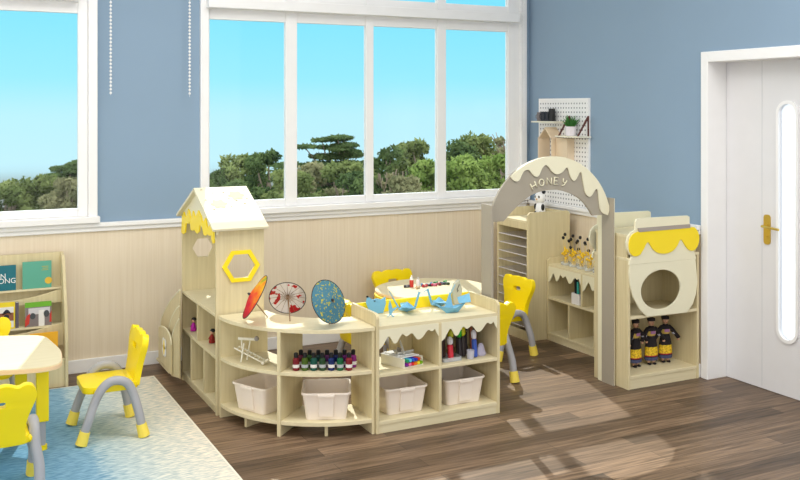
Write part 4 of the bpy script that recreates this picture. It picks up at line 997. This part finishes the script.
for (uv, cc, an, nm) in bits:
    t = put('crayon', '%s stubby crayon lying on the oval table' % nm, 'crayon', uv[0], uv[1], None, 0)
    d_ = Vector((math.cos(R(an)), math.sin(R(an)), 0)); k_ = UP*.0095
    MB().tube([k_ - d_*.022, k_ + d_*.016, k_ + d_*.025], [.0095, .0095, .003], 8).build('stub', mat('cr_%d_%d_%d' % cc, cc, .5), t)
    MB().tube([k_ - d_*.012, k_ + d_*.006], .0098, 8).build('wrapper', mat('crw_%d_%d_%d' % cc, tuple(min(255, int(x*.6+90)) for x in cc), .6), t)

# ================================================================ BOOK DISPLAY left
k2 = world_thing('book_display', 'cream sloping book display rack against the left back wall', 'rack', (.3, 6.3, 0))
BX0, BX1 = -.35, .803
def bside(x):
    pts = [(6.19, 0), (6.455, 0), (6.455, .815), (6.37, .80), (6.345, .78), (6.315, .70), (6.28, .60), (6.24, .50), (6.21, .40), (6.192, .28)]
    return MB().prism([pts], (x, 0, 0), YA, ZA, T).build('side_panel', WOOD, k2, bevel=.002)
bside(BX1-T); bside(BX0)
MB().box(BX0+T, 6.435, .0, BX1-T, 6.45, .815).build('back_panel', WOOD, k2)
zr = [at_y(58, 290, 6.37).z, at_y(58, 323.5, 6.29).z, .165]
for (y, z1, z0) in ((6.37, zr[0], .50), (6.29, zr[1], .24), (6.205, zr[2]+.01, .0)):
    prof = [(BX1-T-.001-q*.02, z1+.004 - .055*(1-math.exp(-(q*.02/.16)**1.4))) for q in range(16)]; xl_ = 2*prof[-1][0]
    prof = prof + [(BX0+BX1-x_, z_) for x_, z_ in reversed(prof)]
    MB().prism([prof + [(BX0+T, z0), (BX1-T, z0)]], (0, y+.014, 0), XA, ZA, .014).build('pocket_front', WOOD, k2, bevel=.002)
for (y0_, y1_, z) in ((6.384, 6.435, .585), (6.304, 6.37, .36), (6.219, 6.29, .07)):
    MB().box(BX0+T, y0_, z, BX1-T, y1_, z+.012).build('pocket_floor', WOODT, k2)
MB().box(BX0+T, 6.304, .0, BX1-T, 6.316, .24).build('lower_panel', WOOD, k2)
def book(label, x0, x1, y, z0, z1, cm, extra=None, th=.012):
    t = world_thing('book', label, 'book', ((x0+x1)/2, y, z0), 'books in the display rack')
    MB().box(x0+.002, y+.0015, z0+.002, x1-.002, y+th-.0015, z1-.002).build('pages', mat('paper_white', (240, 238, 230), .7), t)
    cv = MB().box(x0, y, z0, x1, y+.0015, z1).box(x0, y+th-.0015, z0, x1, y+th, z1).box(x0, y+.0015, z0, x0+.0015, y+th-.0015, z1).build('cover', cm, t)
    if extra: extra(t, cv, x0, x1, y, z0, z1)
    return t
TEAL = mat('teal_cover', (22, 108, 122), .4); GRN = mat('sage_green_cover', (92, 168, 146), .4)
def text3(s_, x, z, y, size, parent, m, name='cover_text'):
    cu = bpy.data.curves.new(name, 'FONT'); cu.body = s_; cu.size = size; cu.extrude = .0004; cu.align_x = 'LEFT'
    o = bpy.data.objects.new(name, cu); col.objects.link(o); o.parent = parent
    wv = Vector(parent['_world']) if parent.get('_world') else Vector((0, 0, 0))
    dg = bpy.context.evaluated_depsgraph_get(); dg.update(); me = bpy.data.meshes.new_from_object(o.evaluated_get(dg))
    bpy.data.objects.remove(o); o = bpy.data.objects.new(name, me); col.objects.link(o); o.parent = parent
    me.materials.clear(); me.materials.append(m)
    o.rotation_euler = (R(90), 0, 0); o.location = Vector((x, y, z)) - wv
    return o
def px_(u, v, y): q = at_y(u, v, y); return q.x, q.z
yb = 6.392
a0 = px_(16, 265, yb); a1 = px_(16, 294, yb)
def ex1(t, cv, x0, x1, y, z0, z1):
    text3('N', px_(0, 279, y)[0]+.0, px_(0, 279, y)[1], y-.001, .045, cv, WHITE)
    text3('ONG', px_(-2, 283, y)[0], px_(-2, 284, y)[1], y-.001, .045, cv, WHITE)
book('dark teal book with white title on the top tier of the rack', a0[0]-.20, a0[0], yb, .598, a0[1], TEAL, ex1)
a0 = px_(22.5, 262.5, yb); a1 = px_(51.5, 262, yb)
def ex2(t, cv, x0, x1, y, z0, z1):
    g_ = mat('gold_print', (180, 170, 80), .5)
    MB().box(x0+.115, y-.0008, z1-.036, x0+.155, y, z1-.032).box(x0+.12, y-.0008, z1-.048, x0+.155, y, z1-.044).box(x0+.112, y-.0008, z1-.058, x0+.155, y, z1-.055).build('gold_lines', g_, cv)
    MB().prism([ell(x0+.155, z0+.045, .022, .022, 16)], (0, y, 0), XA, ZA, .0008).build('gold_seal', mat('gold_seal', (220, 180, 60), .5), cv)
book('sage green book with small gold seal on the top tier', a0[0], a1[0], yb, .598, a0[1], GRN, ex2)
yb2 = 6.312
q0 = px_(15, 302, yb2)
def ex3(t, cv, x0, x1, y, z0, z1):
    W_ = mat('photo_white', (232, 230, 226), .6); K_ = mat('photo_dark', (40, 40, 52), .6); B2_ = mat('photo_brown', (150, 96, 70), .6)
    MB().box(x0+.008, y-.0008, z0+.008, x1-.008, y, z1-.028).build('cover_photo', W_, cv)
    MB().prism([smoothpts([(x1-.075, z1-.075), (x1-.055, z1-.045), (x1-.035, z1-.05), (x1-.02, z1-.08), (x1-.04, z1-.066)], 3, True)], (0, y-.0008, 0), XA, ZA, .0008).build('picture_bird', K_, cv)
    MB().box(x0+.008, y-.0016, z0+.05, x1-.008, y-.0008, z0+.10).build('picture_band', B2_, cv)
    MB().prism([ell(x1-.05, z0+.078, .016, .014, 14)], (0, y-.0016, 0), XA, ZA, .0008).build('picture_spot', K_, cv)
book('yellow bordered picture book on the middle tier', q0[0]-.19, q0[0], yb2, .373, q0[1], mat('yellow_cover', (238, 214, 50), .5), ex3)
book('dark spined slim book beside the yellow bordered one', q0[0]+.004, q0[0]+.022, yb2+.004, .373, q0[1]-.006, mat('violet_grey_cover', (96, 88, 104), .5), None, .03)
q0 = px_(25, 303, yb2); q1 = px_(51.5, 301, yb2)
def ex4(t, cv, x0, x1, y, z0, z1):
    w_ = x1-x0
    MB().box(x0+.0, y-.0008, z0, x1, y, z1-.03).build('cover_photo', mat('photo_grey', (130, 120, 120), .6), cv)
    MB().box(x0+.02, y-.0014, z1-.075, x1-.01, y-.0008, z1-.035).build('picture_table', mat('photo_pale', (206, 204, 208), .6), cv)
    MB().box(x0+.08, y-.0020, z0, x0+.115, y-.0014, z1-.05).build('picture_column', mat('photo_white', (232, 230, 226), .6), cv)
    MB().prism([[(x0, z0), (x0+.025, z0+.02), (x0+.03, z0+.085), (x0+.01, z0+.07), (x0, z0+.04)]], (0, y-.0014, 0), XA, ZA, .0008).prism([[(x1-.012, z0+.02), (x1, z0+.02), (x1, z0+.09), (x1-.01, z0+.07)]], (0, y-.0014, 0), XA, ZA, .0008).build('picture_red', mat('photo_red', (204, 60, 50), .6), cv)
    MB().prism([ell(x0+.045, z1-.085, .017, .02, 12)], (0, y-.0014, 0), XA, ZA, .0008).build('picture_shape', mat('photo_dark2', (74, 78, 82), .6), cv)
    MB().prism([ell(x1-.03, z0+.075, .017, .022, 12)], (0, y-.0014, 0), XA, ZA, .0006).build('picture_shape', mat('photo_dark2', (74, 78, 82), .6), cv)
book('green bordered picture book on the middle tier', q0[0], q1[0], yb2, .373, q1[1], mat('green_cover', (110, 176, 50), .5), ex4)
yb3 = 6.225
q0 = px_(35, 333, yb3); q1 = px_(58, 331.5, yb3)
book('orange yellow book on the lowest tier, half hidden by the table', q0[0]-.03, q1[0], yb3, .083, q1[1], mat('orange_cover', (240, 176, 40), .5))

# ================================================================ OUTSIDE
gr = MB(); rr = random.Random(1)
NX, NY = 30, 20; vs = []; fs = []
for j in range(NY+1):
    for i in range(NX+1):
        D = 14 + j*6.0; X = -30 + i*4.5 + (j*1.5); z = -5.5 + j*.30*min(1, j/6) + rr.uniform(-.2, .2)
        z = min(z, 1.75 - .10*D) if j > 0 else -5.5
        vs.append((X, D, z))
for j in range(NY):
    for i in range(NX): a_ = j*(NX+1)+i; fs.append((a_, a_+1, a_+NX+2, a_+NX+1))
gr._add(vs, fs); g_o = gr.build('ground', leaf_mat('hillside_scrub', (52, 70, 44), (92, 108, 66)), smooth=True); struct(g_o)

LEAF = {'dark': leaf_mat('dark_leaves', (70, 92, 62), (112, 134, 86)), 'mid': leaf_mat('mid_leaves', (104, 122, 76), (152, 166, 110)),
        'bright': leaf_mat('bright_leaves', (112, 140, 74), (164, 186, 110)), 'olive': leaf_mat('olive_leaves', (118, 124, 92), (164, 164, 128))}  # leaf colours lightened, so outdoor haze is painted into the foliage
BARK = mat('bark', (150, 138, 124), .9)
def tree(u, v, D, wpx, kind, style, seed, label, name='tree'):
    top = at_d(u, v-5, D); rx = wpx*1.3/FPX*D/2; rr = random.Random(seed)
    base = Vector((top.x, top.y, -5.2)); t = world_thing(name, label, 'tree', tuple(base), 'trees beyond the windows')
    hgt = top.z + 5.2; ch_ = min(hgt*.62, rx*1.9)
    b = MB(); tr = MB()
    cl = []
    if style == 'round':
        for q in range(26):
            an = rr.random()*6.28; f = rr.random()**.5; zz = rr.random()
            w_ = math.sqrt(max(.05, 1-(2*zz-1)**2*.8)); cl.append((Vector((top.x + rx*f*w_*math.cos(an)*.8, top.y + rx*f*w_*math.sin(an)*.8, top.z - ch_*(1-zz) - rx*.12)), rx*rr.uniform(.22, .36), .8))
        cl.append((Vector((top.x, top.y, top.z-rx*.16)), rx*.22, .8))
    elif style == 'layer':
        for q in range(9):
            zz = top.z - q*ch_/11; ww = rx*(.35+.65*min(1, (q+1)/4))
            for k_ in range(6): an = rr.random()*6.28; f = rr.uniform(.2, .9); cl.append((Vector((top.x + ww*f*math.cos(an), top.y + ww*f*math.sin(an), zz + rr.uniform(-.1, .1))), ww*.34, .10))
    elif style == 'bare':
        for q in range(16):
            an = rr.random()*6.28; f = rr.random()**.5; cl.append((Vector((top.x + rx*f*math.cos(an), top.y + rx*f*math.sin(an), top.z - rr.random()*ch_ - .3)), rx*rr.uniform(.12, .24), .7))
    s0 = .0030*D
    for (c_, r_, fl_) in cl:
        n = int(190 * (1 if style != 'bare' else .5))
        for q in range(n):
            d_ = Vector((rr.gauss(0, 1), rr.gauss(0, 1), rr.gauss(0, 1))).normalized(); rad_ = r_*rr.uniform(.55, 1.08)
            p = c_ + Vector((d_.x*rad_, d_.y*rad_, d_.z*rad_*fl_)); a1 = Vector((rr.gauss(0, 1), rr.gauss(0, 1), rr.gauss(0, 1))).normalized(); a2 = a1.cross(d_ + Vector((.01, .02, 0)))
            if a2.length < .01: continue
            a2.normalize(); s_ = s0*rr.uniform(.6, 1.3)
            b._add([p - a1*s_, p + a2*s_*.5, p + a1*s_, p - a2*s_*.5], [(0, 1, 2, 3)])
    b.build('crown', LEAF[kind], t)
    tr.tube([base, base + UP*hgt*.5, base + UP*hgt*.85], [.2, .14, .05], 7)
    for (c_, r_, f_) in cl[::2 if style != 'bare' else 1]:
        st = base + UP*hgt*(.45 + .2*rr.random()); m_ = st.lerp(c_, .55) + Vector((rr.uniform(-.2, .2), rr.uniform(-.2, .2), rr.uniform(-.1, .2))); tr.tube([st, m_, c_], [.075, .045, .015], 5)
        if style == 'bare':
            for k_ in range(4): e = c_ + Vector((rr.gauss(0, 1), rr.gauss(0, 1), abs(rr.gauss(0, 1))+.2)).normalized()*rx*.4; tr.tube([m_.lerp(c_, .6), e], [.03, .012], 4)
    tr.build('trunk', BARK, t)
T_ = [
 (10, 186, 30, 60, 'mid', 'round', 1, 'low bushy tree at the left edge of the left window'),
 (42, 180, 31, 52, 'mid', 'round', 2, 'bushy green tree in the middle of the left window view'),
 (72, 170, 34, 44, 'dark', 'layer', 3, 'flat layered dark tree at the right of the left window view'),
 (66, 185, 27, 40, 'olive', 'round', 4, 'small olive bush below the layered tree of the left window'),
 (-20, 186, 30, 50, 'dark', 'round', 5, 'dark bush beyond the left frame of the left window'),
 (215, 178, 30, 40, 'dark', 'round', 6, 'low dark bush behind the house roof in the wide window'),
 (243, 160, 31, 60, 'mid', 'round', 7, 'tall rounded green tree in the first pane of the wide window'),
 (268, 158, 28, 52, 'dark', 'round', 8, 'dark green tree at the right of the first pane'),
 (336, 143, 36, 92, 'dark', 'layer', 9, 'broad flat-topped dark tree in the second pane'),
 (312, 168, 27, 60, 'olive', 'round', 10, 'olive bush low at the left of the second pane'),
 (345, 168, 25, 56, 'mid', 'round', 11, 'green bush in front of the flat-topped tree'),
 (385, 155, 31, 50, 'dark', 'round', 12, 'dark bushy tree at the left of the third pane'),
 (392, 168, 24, 40, 'olive', 'bare', 13, 'bare branched grey tree low in the third pane'),
 (412, 147, 34, 44, 'mid', 'round', 14, 'taller green tree in the middle of the third pane'),
 (428, 165, 26, 50, 'bright', 'round', 15, 'bright green bush at the right of the third pane'),
 (458, 148, 34, 50, 'dark', 'round', 16, 'dark tree with a peaked top at the left of the fourth pane'),
 (484, 140, 36, 60, 'mid', 'round', 17, 'tall far tree filling the top of the fourth pane'),
 (505, 138, 34, 40, 'olive', 'bare', 18, 'bare twiggy tree at the right of the fourth pane'),
 (466, 160, 25, 56, 'bright', 'round', 19, 'bright green bush in the fourth pane, left'),
 (500, 160, 25, 60, 'bright', 'round', 20, 'bright green bush in the fourth pane, right'),
 (360, 180, 23, 50, 'dark', 'round', 21, 'low dark bush at the bottom of the second pane'),
 (290, 178, 24, 50, 'mid', 'round', 22, 'low green bush behind the first mullion of the wide window'),
 (235, 186, 24, 60, 'dark', 'round', 23, 'lowest dark bush just above the sill of the first pane'),
 (412, 182, 22, 60, 'olive', 'round', 24, 'lowest olive bush just above the sill of the third pane'),
 (540, 150, 34, 60, 'mid', 'round', 25, 'green tree beyond the right end of the wide window'),
]
for a_ in T_: tree(*a_)

# ================================================================ LIGHT
w_ = bpy.data.worlds.new('World'); scn.world = w_; w_.use_nodes = True; nt = w_.node_tree; L = nt.links
bg = nt.nodes['Background']
tc = nt.nodes.new('ShaderNodeTexCoord'); sp = nt.nodes.new('ShaderNodeSeparateXYZ'); L.new(tc.outputs['Generated'], sp.inputs[0])
r1 = nt.nodes.new('ShaderNodeValToRGB'); cr = r1.color_ramp
cr.elements[0].position = 0; cr.elements[0].color = (.30, .32, .30, 1)
cr.elements[1].position = 1; cr.elements[1].color = (.05, .30, .75, 1)
for p_, c_ in ((.46, (.30, .34, .32, 1)), (.47, (.56, .86, .96, 1)), (.497, (.50, .86, 1.0, 1)), (.515, (.33, .82, 1.0, 1)), (.555, (.22, .76, .98, 1))):
    e = cr.elements.new(p_); e.color = c_
ad = nt.nodes.new('ShaderNodeMapRange'); ad.inputs['From Min'].default_value = -1; ad.inputs['From Max'].default_value = 1
L.new(sp.outputs['Z'], ad.inputs['Value']); L.new(ad.outputs[0], r1.inputs[0])
r2 = nt.nodes.new('ShaderNodeMapRange'); r2.inputs['From Min'].default_value = .66; r2.inputs['From Max'].default_value = .78
L.new(sp.outputs['Y'], r2.inputs['Value'])
mx = nt.nodes.new('ShaderNodeMix'); mx.data_type = 'RGBA'; mx.inputs[6].default_value = (1.55, 1.52, 1.48, 1)
L.new(r2.outputs[0], mx.inputs[0]); L.new(r1.outputs[0], mx.inputs[7]); L.new(mx.outputs[2], bg.inputs['Color']); bg.inputs['Strength'].default_value = 1.0
def light(name, kind, loc, energy, color=(1, 1, 1), **kw):
    ld = bpy.data.lights.new(name, kind); ld.energy = energy; ld.color = color
    for k_, v_ in kw.items(): setattr(ld, k_, v_)
    o = bpy.data.objects.new(name, ld); col.objects.link(o); o.location = loc; return o
sn = light('sun', 'SUN', (6, 14, 10), 3.6, (1, .95, .86), angle=R(.6))
sn.rotation_euler = Vector((-.298, -1, -1.0)).to_track_quat('-Z', 'Y').to_euler()
light('ceiling_fill', 'AREA', (1.2, 4.2, ZC-.03), 62, (1, .97, .93), shape='RECTANGLE', size=2.4, size_y=1.6)  # unseen fill light, added under the ceiling to brighten the room
light('ceiling_fill', 'AREA', (3.2, 2.4, ZC-.03), 60, (1, .97, .93), shape='RECTANGLE', size=2.0, size_y=1.6)  # second added fill, out of view nearer the camera

# ================================================================ CAMERA
cd = bpy.data.cameras.new('camera'); co = bpy.data.objects.new('camera', cd); col.objects.link(co)
co.location = (0, 0, CH); co.rotation_euler = (R(90), 0, -YAW)
cd.sensor_width = 36; cd.sensor_fit = 'HORIZONTAL'; cd.lens = FPX/800*36
cd.shift_y = -(240-HV)/800; cd.clip_start = .05; cd.clip_end = 500
scn.camera = co
scn.view_settings.view_transform = 'Standard'; scn.view_settings.look = 'None'
scn.view_settings.exposure = 0.12; scn.view_settings.gamma = 1.0; scn.view_settings.use_curve_mapping = False
for o in bpy.data.objects:
    if '_world' in o: del o['_world']
